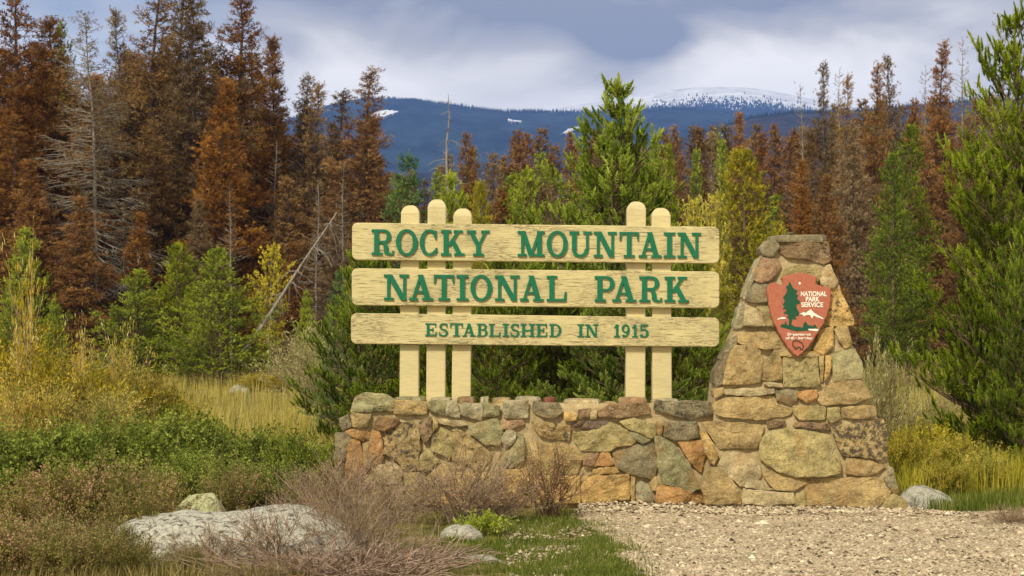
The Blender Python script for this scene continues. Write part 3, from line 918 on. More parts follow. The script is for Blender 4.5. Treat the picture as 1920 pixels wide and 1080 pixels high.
# slabs bedded on top of the wall and the pier
def slab(x0, x1, y0, y1, z0, z1, parent, col, lich=0.1, name='cap_stone', seed=0):
    r = random.Random(seed)
    cx, cy = (x0 + x1) / 2, (y0 + y1) / 2
    n = 14
    V, F = [], []
    outl = []
    for i in range(n):
        a = 2 * math.pi * i / n
        ca, sa = math.cos(a), math.sin(a)
        k = 1 / max(abs(ca), abs(sa)) ** 0.85 * r.uniform(0.86, 1.02)
        outl.append((ca * k * (x1 - x0) / 2, sa * k * (y1 - y0) / 2))
    h = z1 - z0
    for s, z in ((0.97, 0), (1.0, h * 0.3), (0.985, h * 0.75), (0.9, h), (0.5, h * 1.08)):
        for (x, y) in outl:
            V.append((x * s, y * s, z + 0.012 * noise.noise(Vector((x * 9 + seed, y * 9, z * 9)))))
    V.append((0, 0, h * 1.1))
    for k in range(4):
        for i in range(n):
            j = (i + 1) % n
            F.append((k * n + i, k * n + j, (k + 1) * n + j, (k + 1) * n + i))
    T = [(4 * n + i, 4 * n + (i + 1) % n, 5 * n) for i in range(n)] + [((i + 1) % n, i, 0) for i in range(1, n - 1)]
    me = build_mesh(name, V, [np.array(F), np.array(T)])
    cc = COL[col]
    return child(link(name, me, M['stone'], parent, (cx, cy, z0), (*cc, lich)), parent)

tops = [(672, 732, 'lgrey', 742), (736, 800, 'green', 745), (806, 850, 'lgrey', 746), (856, 894, 'brown', 745), (900, 918, 'lgrey', 746), (922, 960, 'tan', 747),
        (964, 1016, 'lgrey', 745), (1018, 1042, 'red', 746), (1056, 1130, 'pale', 749), (1134, 1156, 'tan', 754), (1157, 1214, 'pink', 746),
        (1220, 1276, 'lgrey', 748), (1280, 1336, 'grey', 753)]
for i, (a, b, col, py) in enumerate(tops):
    z1 = at(a, py, 18.0).z
    slab(X(a, 18.0), X(b, 18.0), 17.84, 18.34, 1.03, max(1.07, z1), wall, col, 0.2, 'cap_stone', i + 1)

# pier: core then stones
PO = [(960, 1334, 1700), (900, 1334, 1680), (860, 1334, 1672), (800, 1334, 1660), (770, 1335, 1646), (745, 1338, 1634), (722, 1341, 1626), (690, 1348, 1616), (655, 1362, 1606),
      (612, 1380, 1598), (570, 1390, 1584), (545, 1400, 1572), (505, 1414, 1556), (465, 1432, 1549), (446, 1444, 1548)]
lv = []
for py, xl, xr in PO:
    a, b = on_pier(xl + 5, py), on_pier(xr - 6, py)
    z = a.z
    yb = 18.62 - 0.17 * max(0, z)
    lv.append((z, a.x, b.x, a.y + 0.022, yb))
child(loft_core(lv, 'mortar', pier, (26, 10), 0.012), pier)
Q = []
def q(R, flat, col, lich=0.0, **k): Q.append((R(pp(flat)), col, lich, k))
q(R2, [1300,462, 1345,472, 1395,560, 1432,640, 1400,700, 1368,680, 1328,580], 'gold', 0.35)
q(R3, [190,210, 215,70, 260,-38, 425,-38, 448,60, 430,195, 330,207], 'tan', 0.3)
q(R3, [455,90, 540,-28, 568,50, 573,173, 490,188, 445,175], 'tan', 0.15)
q(R3, [142,218, 147,130, 200,22, 236,-20, 192,120, 182,212], 'grey', 0.4, depth=0.5)
q(R3, [585,32, 800,-8, 815,200, 790,228, 590,223], 'olive', 0.45)
q(R3, [822,-8, 852,10, 846,190, 828,180], 'tan', 0.0)
q(R3, [862,25, 900,35, 882,150, 856,190], 'gold', 0.1)
q(R3, [912,10, 1050,-18, 1098,80, 1105,163, 1000,180, 915,190], 'green', 0.0, depth=0.4)
q(R3, [460,197, 570,207, 573,230, 490,225], 'pale', 0.0)
q(R3, [132,245, 195,240, 198,270, 142,295], 'tan', 0.0, depth=0.4)
q(R3, [205,240, 520,240, 525,270, 360,285, 210,277], 'pale', 0.1)
q(R3, [538,250, 675,247, 668,310, 630,343, 547,310], 'grey', 0.15)
q(R3, [680,262, 800,247, 803,300, 740,328, 684,300], 'orange', 0.3)
q(R3, [848,240, 900,207, 1080,182, 1162,293, 1050,330, 842,346, 812,310], 'tan', 0.1, depth=0.4)
q(R3, [128,350, 200,302, 520,292, 548,345, 638,377, 632,408, 470,436, 240,428, 152,410], 'tan', 0.15, depth=0.4)
q(R3, [652,352, 860,357, 853,440, 702,440, 657,400], 'olive', 0.0)
q(R3, [872,367, 948,362, 953,440, 892,453, 874,430], 'olive', 0.0)
q(R3, [972,362, 1170,347, 1192,400, 1170,430, 976,432], 'tan', 0.3, depth=0.4)
q(R3, [62,457, 300,467, 458,482, 440,560, 408,628, 172,628, 112,540], 'tan', 0.1)
q(R3, [478,452, 600,447, 590,490, 490,494], 'brown', 0.35)
q(R3, [645,488, 672,458, 880,467, 888,508, 800,505, 700,490], 'brown', 0.45)
q(R3, [482,522, 600,503, 720,512, 888,542, 948,700, 952,788, 850,808, 650,808, 540,770, 434,700, 434,600], 'olive', 0.3, prot=0.075)
q(R3, [902,492, 1050,472, 1235,437, 1258,530, 1252,680, 1200,698, 1090,678, 977,673, 932,590], 'tan', 0.85, depth=0.4)
q(R3, [1002,687, 1150,702, 1256,745, 1200,788, 1110,806, 998,793], 'tan', 0.1, depth=0.3)
q(R3, [162,740, 217,652, 310,652, 428,740, 438,810, 390,863, 302,873], 'pale', 0.1)
q(R3, [52,860, 100,752, 170,762, 288,880, 303,985, 80,990], 'tan', 0.1)
q(R3, [448,772, 560,782, 742,832, 738,860, 650,903, 532,893, 482,840], 'tan', 0.1)
q(R3, [325,890, 560,922, 650,917, 662,990, 480,995, 330,990], 'pale', 0.0)
q(R3, [345,850, 430,842, 470,880, 560,905, 340,885], 'pale', 0.0)
q(R3, [740,880, 782,827, 1200,817, 1288,880, 1278,930, 1198,1005, 1000,1000, 740,1000], 'tan', 0.1, depth=0.4)
q(R3, [670,930, 730,905, 730,1000, 670,1000], 'olive', 0.0)
q(R3, [1222,1005, 1298,925, 1378,972, 1395,1060, 1300,1050], 'olive', 0.2, depth=0.4, prot=0.10)
q(R3, [1242,830, 1308,802, 1338,918, 1302,922], 'grey', 0.2, depth=0.3)
q(R3, [1268,748, 1300,760, 1305,795, 1272,800], 'lgrey', 0.0, depth=0.2)
q(R4, [585,150, 640,138, 900,130, 970,150, 973,288, 920,308, 850,290, 770,260, 650,265, 592,215], 'brown', 0.45, depth=0.4)
q(R4, [437,190, 472,140, 560,115, 575,190, 520,253, 447,235], 'grey', 0.3, depth=0.4)
q(R4, [447,267, 578,272, 598,330, 530,428, 440,458, 384,430, 432,330], 'pink', 0.2, depth=0.3)
q(R4, [325,590, 347,520, 392,462, 500,475, 540,560, 540,603, 382,608], 'grey', 0.1, depth=0.3)
q(R4, [307,570, 337,450, 430,252, 443,262, 382,425, 318,585], 'lgrey', 0.2, depth=0.3)
q(R4, [605,400, 640,347, 760,327, 890,350, 900,395, 860,480, 640,470], 'olive', 0.1)
q(R4, [905,420, 940,332, 978,322, 1000,380, 1038,450, 1000,498, 905,470], 'pale', 0.2)
q(R4, [880,770, 930,560, 1010,482, 1045,472, 1100,620, 1158,750, 1158,780, 1060,793], 'gold', 0.55, depth=0.3)
q(R4, [232,810, 272,627, 326,632, 298,798], 'lgrey', 0.1, depth=0.3)
q(R4, [322,642, 400,670, 440,700, 465,798, 340,788, 304,795, 312,700], 'pale', 0.2, prot=0.09)
q(R4, [410,650, 560,640, 620,800, 480,790, 455,700], 'olive', 0.1)
q(R4, [258,880, 290,842, 540,847, 610,900, 648,958, 480,972, 300,940, 262,920], 'tan', 0.2)
q(R4, [852,980, 900,832, 998,802, 998,950, 930,1018], 'gold', 0.1)
q(R4, [1022,812, 1110,802, 1148,930, 1092,963, 1042,890], 'tan', 0.3)
q(R4, [125,1060, 200,905, 252,872, 248,940, 190,1050], 'grey', 0.3, depth=0.4)
q(R4, [660,960, 760,1000, 850,990, 900,1010, 860,1040, 600,1030, 560,985], 'tan', 0.1)
for poly, col, lich, k in Q:
    child(add_stone(poly, on_pier, pier, col, lich, **k), pier)
zt = on_pier(1500, 446).z
slab(on_pier(1441, 446).x, on_pier(1557, 446).x, 17.77, 18.24, zt - 0.045, zt + 0.03, pier, 'grey', 0.25, 'cap_stone', 31)
slab(on_pier(1462, 446).x, on_pier(1545, 446).x, 17.80, 18.20, zt - 0.085, zt - 0.04, pier, 'brown', 0.25, 'cap_stone', 32)

# ------------------------------------------------------------------ the sign: posts, boards, letters
sign = empty('park_sign', (X(1005, 18), 18.1, 1.08), 'cream painted timber sign with green lettering on five posts', 'sign')

def prism(pts, d, bevel=0.0):
    """pts: list of Vector around the front outline; extruded by vector d backwards; bevel shrinks the front edge"""
    n = len(pts)
    c = sum(pts, Vector()) / n
    front = [p.copy() for p in pts]
    V = []
    if bevel > 0:
        nrm = -d.normalized()
        inner = []
        for i in range(n):
            a, b, e = pts[i - 1], pts[i], pts[(i + 1) % n]
            t1 = (b - a).normalized(); t2 = (e - b).normalized()
            n1 = nrm.cross(t1); n2 = nrm.cross(t2)
            k = (n1 + n2); k = k / max(0.3, k.length) if k.length > 1e-5 else n1
            inner.append(b + k.normalized() * bevel)
        # decide sign
        if sum((q - c).length for q in inner) > sum((q - c).length for q in pts):
            inner = [b * 2 - q for b, q in zip(pts, inner)]
        V = inner + [p - nrm * bevel for p in pts] + [p + d for p in pts]
        L_ = 3
    else:
        V = front + [p + d for p in pts]
        L_ = 2
    tri = tessellate_polygon([V[:n]])
    T = [t for t in tri] + [tuple(reversed([i + (L_ - 1) * n for i in t])) for t in tri]
    Fq = []
    for k in range(L_ - 1):
        for i in range(n):
            j = (i + 1) % n
            Fq.append((k * n + i, (k + 1) * n + i, (k + 1) * n + j, k * n + j))
    return V, T, Fq

def recalc(me):
    import bmesh
    bm = bmesh.new(); bm.from_mesh(me)
    bmesh.ops.recalc_face_normals(bm, faces=bm.faces)
    bm.to_mesh(me); bm.free()
    return me

def round_rect_px(x0, x1, yt0, yt1, yb0, yb1, r):
    """corner rounded board outline: top edge from yt0 to yt1, bottom edge from yb0 to yb1"""
    cs = [((x0 + r, yt0 + r), 180), ((x1 - r, yt1 + r), 270), ((x1 - r, yb1 - r), 0), ((x0 + r, yb0 - r), 90)]
    out = []
    for (cx, cy), a0 in cs:
        for k in range(7):
            a = math.radians(a0 + 15 * k)
            out.append((cx + r * math.cos(a), cy + r * math.sin(a)))
    return out

BY = 18.0
boards = [(660, 1349, 417.5, 425, 487.5, 494), (659.5, 1349, 503, 509, 572.5, 578), (658, 1349, 587, 595.5, 645, 650.5)]
board_objs = []
for b in boards:
    pts = [at(px, py, BY) for px, py in round_rect_px(*b, 11)]
    V, T, Fq = prism(pts, Vector((0, 0.07, 0)), 0.007)
    o0 = sum(pts, Vector()) / len(pts)
    me = recalc(build_mesh('board', [v - o0 for v in V], [np.array(T), np.array(Fq)]))
    o = child(link('board', me, M['cream'], sign, o0), sign)
    board_objs.append(o)

posts = [(752, 786.5, 384, 749, 785), (802, 836.5, 373, 799, 835), (850, 885, 390, 847, 882.5), (1176, 1211.5, 377, 1173.5, 1210), (1222, 1257.5, 389, 1223.5, 1260)]
for (a, b, yt, c0, c1) in posts:
    y0, y1 = BY + 0.072, BY + 0.072 + 0.19
    tl, tr = at(a, yt, y0), at(b, yt, y0)
    bl, br = at(c0, 745, y0), at(c1, 745, y0)
    bz = 1.02
    V, F = [], []
    zt_ = tl.z
    # rings: bottom, shoulder, chamfers
    wd = tr.x - tl.x
    rings = [(bz, 0, 0), (zt_ - 0.085, 0, 0), (zt_ - 0.045, 0.014, 0.3), (zt_ - 0.014, 0.040, 0.7), (zt_, 0.070, 1)]
    e = 0.008
    for z, ins, _ in rings:
        t = (z - bl.z) / (tl.z - bl.z)
        xl = bl.x + (tl.x - bl.x) * t + ins; xr = br.x + (tr.x - br.x) * t - ins
        ya, yb = y0 + ins * 0.9, y1 - ins * 0.9
        for x, y in ((xl + e, ya), (xr - e, ya), (xr, ya + e), (xr, yb - e), (xr - e, yb), (xl + e, yb), (xl, yb - e), (xl, ya + e)):
            V.append((x, y, z))
    for k in range(len(rings) - 1):
        for i in range(8):
            j = (i + 1) % 8
            F.append((k * 8 + i, k * 8 + j, (k + 1) * 8 + j, (k + 1) * 8 + i))
    last = (len(rings) - 1) * 8
    T = [(last, last + i, last + i + 1) for i in range(1, 7)]
    ctr = Vector(((tl.x + tr.x) / 2, (y0 + y1) / 2, bz))
    V = [Vector(v) - ctr for v in V]
    child(link('post', build_mesh('post', V, [np.array(F), np.array(T)]), M['cream_post'], sign, ctr), sign)

# slab-serif capitals, drawn as strokes in a box one unit high
ST, TH, SH = 0.185, 0.105, 0.095       # stem, thin stroke, serif height
def rect(x0, y0, x1, y1): return [(x0, y0), (x1, y0), (x1, y1), (x0, y1)]
def para(xb, xt, w0, y0=0.0, y1=1.0, w1=None):
    w1 = w0 if w1 is None else w1
    return [(xb, y0), (xb + w0, y0), (xt + w1, y1), (xt, y1)]
def arc(cx, cy, rx, ry, wx, wy, a0, a1, n=22):
    o, i_ = [], []
    for k in range(n + 1):
        a = math.radians(a0 + (a1 - a0) * k / n)
        o.append((cx + rx * math.cos(a), cy + ry * math.sin(a)))
        i_.append((cx + (rx - wx) * math.cos(a), cy + (ry - wy) * math.sin(a)))
    return ('ring', o, i_)
def glyph(ch):
    s, t, h = ST, TH, SH
    if ch == 'R': return 0.86, [rect(.10, 0, .10 + s, 1), rect(0, 0, .42, h), rect(0, 1 - h, .30, 1), rect(.2, 1 - h, .5, 1), rect(.2, .46, .5, .46 + h),
                                arc(.49, .73, .28, .27, s * .95, h, -90, 90), arc(.42, .26, .24, .25, s, h, 0, 90), rect(.48, .14, .66, .28),
                                arc(.72, .14, .24, .15, s, .10, 180, 300), rect(.80, .02, .87, .17)]
    if ch == 'O': return 0.86, [arc(.43, .5, .43, .52, s, .10, 0, 360, 44)]
    if ch == 'C': return 0.76, [arc(.42, .5, .42, .52, s, .10, 48, 318, 36), rect(.64, .64, .71, .98), rect(.60, .72, .71, .84), para(.62, .66, .12, .13, .30, .08)]
    if ch == 'K': return 0.92, [rect(.10, 0, .10 + s, 1), rect(0, 0, .40, h), rect(0, 1 - h, .40, 1), para(.24, .62, t * 1.25, .38, 1 - h * .5),
                                para(.64, .34, s * 1.15, h * .5, .60), rect(.52, 0, .93, h), rect(.50, 1 - h, .86, 1)]
    if ch == 'Y': return 0.92, [rect(.37, 0, .37 + s, .5), rect(.25, 0, .68, h), para(.36, .06, s * 1.1, .40, 1 - h * .5), para(.44, .70, t * 1.15, .42, 1 - h * .5),
                                rect(0, 1 - h, .36, 1), rect(.58, 1 - h, .92, 1)]
    if ch == 'M': return 1.02, [rect(.13, 0, .13 + t, 1), rect(0, 0, .34, h), rect(0, 1 - h, .22, 1), para(.42, .10, s * 1.05, 0, 1), para(.46, .76, t, 0.03, 1 - h * .5),
                                rect(.73, 0, .73 + s, 1), rect(.62, 0, 1.02, h), rect(.78, 1 - h, 1.02, 1)]
    if ch == 'U': return 0.88, [rect(.10, .30, .10 + s, 1), rect(.66, .30, .66 + t, 1), rect(0, 1 - h, .38, 1), rect(.55, 1 - h, .88, 1), arc(.433, .32, .333, .34, s * .85, .11, 180, 360, 24)]
    if ch == 'N': return 0.88, [rect(.11, 0, .11 + t, 1), rect(0, 0, .34, h), rect(0, 1 - h, .22, 1), para(.59, .08, s * 1.15, 0, 1), rect(.67, 0, .67 + t, 1), rect(.54, 1 - h, .88, 1)]
    if ch == 'T': return 0.78, [rect(.297, 0, .297 + s, 1), rect(.17, 0, .61, h), rect(0, 1 - h, .78, 1), para(0, 0, .05, .66, 1 - h * .5, .12), para(.73, .66, .05, .66, 1 - h * .5, .12)]
    if ch == 'A': return 0.92, [para(.09, .40, t, 0, 1), para(.62, .33, s * 1.15, 0, 1), rect(.22, .28, .68, .28 + h * .9), rect(0, 0, .33, h), rect(.51, 0, .92, h)]
    if ch == 'I': return 0.44, [rect(.127, 0, .127 + s, 1), rect(0, 0, .44, h), rect(0, 1 - h, .44, 1)]
    if ch == 'L': return 0.76, [rect(.10, 0, .10 + s, 1), rect(0, 0, .76, h), rect(0, 1 - h, .40, 1), para(.64, .70, .12, h * .5, .38, .06)]
    if ch == 'P': return 0.78, [rect(.10, 0, .10 + s, 1), rect(0, 0, .42, h), rect(0, 1 - h, .3, 1), rect(.2, 1 - h, .46, 1), rect(.2, .40, .46, .40 + h), arc(.46, .70, .31, .30, s, h, -90, 90)]
    if ch == 'E': return 0.80, [rect(.10, 0, .10 + s, 1), rect(0, 0, .78, h), rect(0, 1 - h, .76, 1), rect(.2, .46, .52, .46 + h), rect(.49, .34, .57, .66),
                                para(.67, .72, .11, h * .5, .34, .06), para(.70, .65, .06, .68, 1 - h * .5, .11)]
    if ch == 'S': return 0.66, [arc(.33, .745, .30, .27, s * .85, .105, 30, 270, 24), arc(.33, .265, .32, .28, s * .9, .11, -150, 90, 24), rect(.54, .68, .60, .98), rect(.02, .02, .08, .34), rect(.30, .45, .36, .56)]
    if ch == 'B': return 0.80, [rect(.10, 0, .10 + s, 1), rect(0, 0, .48, h), rect(0, 1 - h, .45, 1), rect(.2, .47, .48, .47 + h * .9), arc(.44, .75, .28, .25, s * .9, h, -90, 90), arc(.47, .28, .31, .28, s, h, -90, 90)]
    if ch == 'H': return 0.94, [rect(.10, 0, .10 + s, 1), rect(.655, 0, .655 + s, 1), rect(0, 0, .39, h), rect(0, 1 - h, .39, 1), rect(.55, 0, .94, h), rect(.55, 1 - h, .94, 1), rect(.2, .45, .7, .45 + h)]
    if ch == 'D': return 0.86, [rect(.10, 0, .10 + s, 1), rect(0, 0, .42, h), rect(0, 1 - h, .42, 1), arc(.40, .5, .45, .5, s, h, -90, 90, 26)]
    if ch == '1': return 0.44, [rect(.15, 0, .15 + s, 1), rect(0, 0, .46, h), para(.0, .15, .06, .72, .98, .12)]
    if ch == '9': return 0.60, [arc(.30, .68, .30, .33, s * .85, .095, 0, 360, 30), arc(.18, .56, .42, .57, s * .9, .10, -75, 15, 16), arc(.16, .11, .13, .11, .12, .105, 0, 360, 12)]
    if ch == '5': return 0.60, [rect(.06, .50, .06 + t * .8, 1), rect(.06, .86, .54, 1), arc(.28, .32, .31, .34, s * .9, .095, -125, 125, 26), arc(.13, .13, .12, .12, .11, .11, 0, 360, 12)]
    return 0.5, [rect(0, 0, .5, 1)]

def letter_mesh(ch, org, ux, uy, thick):
    """ux, uy: vectors of the glyph box; thickness towards the camera; each stroke sits a hair prouder than the last"""
    wd, parts = glyph(ch)
    V, Q4, T = [], [], []
    for k, p in enumerate(parts):
        th = thick - 0.0006 * (k % 9)
        fr = Vector((0, -th, 0)); bk = Vector((0, -0.0005, 0))
        f = lambda x, y: ux * (x / wd) + uy * y
        if isinstance(p, tuple):
            o, i_ = p[1], p[2]; n = len(o); b0 = len(V)
            for (xo, yo), (xi, yi) in zip(o, i_):
                V += [f(xo, yo) + fr, f(xi, yi) + fr, f(xo, yo) + bk, f(xi, yi) + bk]
            for m in range(n - 1):
                a, b = b0 + 4 * m, b0 + 4 * m + 4
                Q4 += [(a, b, b + 1, a + 1), (a, a + 2, b + 2, b), (a + 1, b + 1, b + 3, a + 3)]
            e = b0 + 4 * (n - 1)
            Q4 += [(b0, b0 + 1, b0 + 3, b0 + 2), (e, e + 2, e + 3, e + 1)]
        else:
            n = len(p); b0 = len(V)
            V += [f(x, y) + fr for x, y in p] + [f(x, y) + bk for x, y in p]
            Q4.append((b0, b0 + 1, b0 + 2, b0 + 3))
            for m in range(4):
                j = (m + 1) % 4
                Q4.append((b0 + m, b0 + 4 + m, b0 + 4 + j, b0 + j))
    me = build_mesh('letter', V, [np.array(Q4)])
    return recalc(me)

line1 = [('R', 697, 738), ('O', 742.5, 783), ('C', 787, 821), ('K', 827, 870.5), ('Y', 875.5, 918), ('M', 970.5, 1021), ('O', 1025, 1064.5), ('U', 1067.5, 1109),
         ('N', 1113.5, 1156), ('T', 1161.5, 1197.5), ('A', 1197.5, 1240), ('I', 1244.5, 1265.5), ('N', 1270.5, 1314)]
line2 = [('N', 720, 767), ('A', 767, 812), ('T', 813.6, 851.7), ('I', 856, 878), ('O', 882, 923), ('N', 928, 974), ('A', 975, 1019), ('L', 1025, 1062), ('P', 1115, 1153),
         ('A', 1148, 1193), ('R', 1198.6, 1240.5), ('K', 1246, 1291)]
line3 = [('E', 797.5, 819), ('S', 823, 840.5), ('T', 844, 868), ('A', 867, 892), ('B', 894, 915), ('L', 916.5, 938), ('I', 942, 954.5), ('S', 957, 974), ('H', 976, 1003),
         ('E', 1005, 1026.5), ('D', 1030, 1053), ('I', 1082.5, 1095), ('N', 1097, 1122), ('1', 1151, 1162), ('9', 1165.5, 1180.5), ('1', 1185, 1195.5), ('5', 1199, 1216.5)]
for line, bo, (ta, tb, ba, bb), th in ((line1, board_objs[0], (430, 436.5, 478, 484), 0.022), (line2, board_objs[1], (514.5, 519, 562.5, 567), 0.022), (line3, board_objs[2], (606, 608.5, 630.5, 632.5), 0.012)):
    for ch, x0, x1 in line:
        xa = line[0][1]; xb = line[-1][2]
        k0, k1 = (x0 - xa) / (xb - xa), (x1 - xa) / (xb - xa)
        Y = BY
        bl = at(x0, ba + (bb - ba) * k0, Y); br = at(x1, ba + (bb - ba) * k1, Y); tl = at(x0, ta + (tb - ta) * k0, Y)
        me = letter_mesh(ch, None, br - bl, tl - bl, th)
        o = bpy.data.objects.new('letter', me); C.objects.link(o)
        me.materials.append(M['green_letter'])
        o.parent = bo
        o.matrix_parent_inverse = Matrix.Identity(4)
        wl = bl
        o.location = wl - (bo.location)
        o['label'] = 'raised green slab-serif letter ' + ch if ch.isalpha() else 'raised green numeral ' + ch

# ------------------------------------------------------------------ the arrowhead plaque
R7 = lambda P: [(1420 + x * .1852, 490 + y * .1852) for x, y in P]
plq0 = on_pier(1497, 590, 0.10)
plaque = empty('arrowhead_plaque', plq0, 'terracotta arrowhead plaque with tree, mountains and white lettering on the pier', 'plaque')
PF = 0.118
def plate(flat, off0, thick, mat, name, bevel=0.0, label=None):
    pts = [on_pier(px, py, off0) for px, py in R7(pp(flat))]
    nrm = Vector((0, 1, -PS)).normalized()
    V, T, Fq = prism(pts, nrm * thick, bevel)
    me = recalc(build_mesh(name, [v - plq0 for v in V], [np.array(T), np.array(Fq)]))
    o = child(link(name, me, mat, plaque, plq0), plaque)
    if label: o['label'] = label
    return o
arrow = [240,170, 270,152, 300,141, 330,132, 360,123, 395,120, 430,112, 465,119, 500,120, 530,131, 560,138, 588,150, 610,165, 598,190, 594,215, 612,238, 640,243, 660,253, 690,250,
         712,257, 748,275, 745,300, 751,330, 743,365, 746,400, 735,435, 736,470, 716,515, 705,560, 683,600, 672,640, 640,680, 622,720, 592,758, 572,800, 538,838, 512,880, 480,905, 460,930,
         432,948, 410,968, 388,950, 368,945, 345,912, 312,882, 292,840, 268,812, 240,760, 210,712, 195,670, 168,630, 152,580, 135,532, 128,480, 113,440, 115,400, 104,350, 98,300, 102,262,
         120,230, 140,216, 162,216, 185,210, 202,222, 215,232, 235,234, 250,240, 262,215, 254,190]
# let the outline read as chipped stone: small scallops come from the zig-zag of the traced points
plate(arrow, PF, 0.045, M['plaque'], 'arrowhead_body', 0.010)
plate([330,208, 348,240, 362,268, 385,290, 402,284, 405,312, 388,330, 416,346, 400,380, 430,400, 432,426, 396,440, 402,480, 426,520, 416,552, 380,560, 402,586, 352,588, 346,640, 380,660, 460,670, 468,632,
       490,605, 510,642, 560,655, 582,635, 612,682, 522,680, 520,702, 400,708, 330,692, 230,662, 250,632, 274,640, 285,600, 298,640, 316,652, 322,592, 298,560, 320,542, 264,526, 298,492, 254,480, 276,456,
       256,440, 280,400, 260,368, 290,322, 302,300, 290,250, 312,245, 320,215], PF + 0.003, 0.004, M['plaque_green'], 'tree_emblem')
plate([425,532, 470,515, 492,522, 540,484, 572,520, 622,550, 670,576, 665,584, 602,564, 572,546, 556,578, 530,542, 502,542, 472,554, 455,536], PF + 0.0045, 0.006, M['white'], 'mountain_emblem')
plate([198,592, 215,575, 260,562, 290,570, 284,582, 232,583], PF + 0.0025, 0.004, M['white'], 'ridge_emblem')
plate([515,684, 600,683, 622,690, 604,709, 520,697], PF + 0.006, 0.008, M['white'], 'lake_emblem')
plate([418,208, 440,212, 436,236, 420,234], PF + 0.004, 0.006, M['white'], 'fixing_screw')

def stroke_path(flat, width, off, mat, name):
    P = R7(pp(flat)); n = len(P)
    V, F = [], []
    for i in range(n):
        a, b = Vector(P[i]), Vector(P[(i + 1) % n])
        d = (b - a).normalized(); nn = Vector((-d.y, d.x)) * width * .1852 / 2
        a2 = a - d * width * .1852 * 0.3; b2 = b + d * width * .1852 * 0.3
        k = len(V)
        o_ = off + 0.0004 * (i % 4)
        for o2 in (o_, o_ - 0.004):
            for c_ in (a2 + nn, b2 + nn, b2 - nn, a2 - nn):
                V.append(on_pier(c_.x, c_.y, o2) - plq0)
        F += [(k, k + 1, k + 2, k + 3)] + [(k + m, k + 4 + m, k + 4 + (m + 1) % 4, k + (m + 1) % 4) for m in range(4)]
    me = recalc(build_mesh(name, V, [np.array(F)]))
    return child(link(name, me, mat, plaque, plq0), plaque)
stroke_path([358,835, 362,810, 385,803, 415,806, 452,828, 466,858, 460,892, 436,894, 434,872, 412,868, 398,890, 380,886, 384,868, 372,866, 360,858], 9, PF + 0.004, M['black'], 'bison_emblem')

def plaque_text(body, cx, cy, cap, width, name):
    cu = bpy.data.curves.new(name, 'FONT')
    cu.body = body; cu.size = 1.0; cu.extrude = 0.02; cu.align_x = 'CENTER'; cu.offset = 0.028
    tmp = bpy.data.objects.new('tmp_text', cu); C.objects.link(tmp)
    dg = bpy.context.evaluated_depsgraph_get()
    me = bpy.data.meshes.new_from_object(tmp.evaluated_get(dg))
    bpy.data.objects.remove(tmp)
    co = np.zeros(len(me.vertices) * 3, np.float32); me.vertices.foreach_get('co', co); co = co.reshape(-1, 3)
    x0, x1 = co[:, 0].min(), co[:, 0].max(); h = 0.70
    out = []
    for x, y, z in co:
        px = cx + ((x - x0) / (x1 - x0) - 0.5) * width
        py = cy + cap / 2 - (y / h) * cap
        (qx, qy), = R7([(px, py)])
        out.append(on_pier(qx, qy, PF + 0.003 + 0.002 * (z / 0.02)) - plq0)
    me.vertices.foreach_set('co', np.array(out, np.float32).ravel())
    me.name = name
    me.materials.clear()
    me = recalc(me)
    return child(link(name, me, M['white'], plaque, plq0), plaque)
plaque_text('NATIONAL', 571, 328, 46, 262, 'national_lettering')
plaque_text('PARK', 561, 382, 46, 140, 'park_lettering')
plaque_text('SERVICE', 556, 438, 46, 222, 'service_lettering')
plaque_text('Department', 424, 738, 26, 236, 'department_lettering')
plaque_text('of the Interior', 424, 776, 26, 274, 'interior_lettering')

# ------------------------------------------------------------------ plant generators (numpy)
def unit(v):
    return v / np.maximum(1e-9, np.linalg.norm(v, axis=-1, keepdims=True))

def tubes(paths, radii, sides=3):
    """paths (n,k,3), radii (n,k) -> V,F"""
    n, k, _ = paths.shape
    tan = np.gradient(paths, axis=1); tan = unit(tan)
    ref = np.where(np.abs(tan[..., 2:3]) > 0.9, np.array([1., 0, 0]), np.array([0, 0, 1.]))
    u = unit(np.cross(tan, ref)); v = np.cross(tan, u)
    ang = np.arange(sides) * 2 * np.pi / sides
    ring = (np.cos(ang)[None, None, :, None] * u[:, :, None, :] + np.sin(ang)[None, None, :, None] * v[:, :, None, :]) * radii[:, :, None, None]
    V = (paths[:, :, None, :] + ring).reshape(-1, 3)
    idx = np.arange(n * k * sides).reshape(n, k, sides)
    a = idx[:, :-1, :]; b = idx[:, 1:, :]
    a2 = np.roll(a, -1, axis=2); b2 = np.roll(b, -1, axis=2)
    F = np.stack([a, a2, b2, b], axis=-1).reshape(-1, 4)
    return V, F

class Bag:
    def __init__(s): s.V = []; s.F = {3: [], 4: []}; s.T = []; s.n = 0
    def add(s, V, F, T=None):
        V = np.asarray(V, float).reshape(-1, 3); F = np.asarray(F)
        s.V.append(V); s.F[F.shape[1]].append(F + s.n)
        s.T.append(np.full(len(V), 0.5) if T is None else np.asarray(T)); s.n += len(V)
    def mesh(s, name, smooth_shade=False):
        fs = [np.concatenate(s.F[k]) for k in (3, 4) if s.F[k]]
        return build_mesh(name, np.concatenate(s.V), fs, np.concatenate(s.T), smooth_shade)

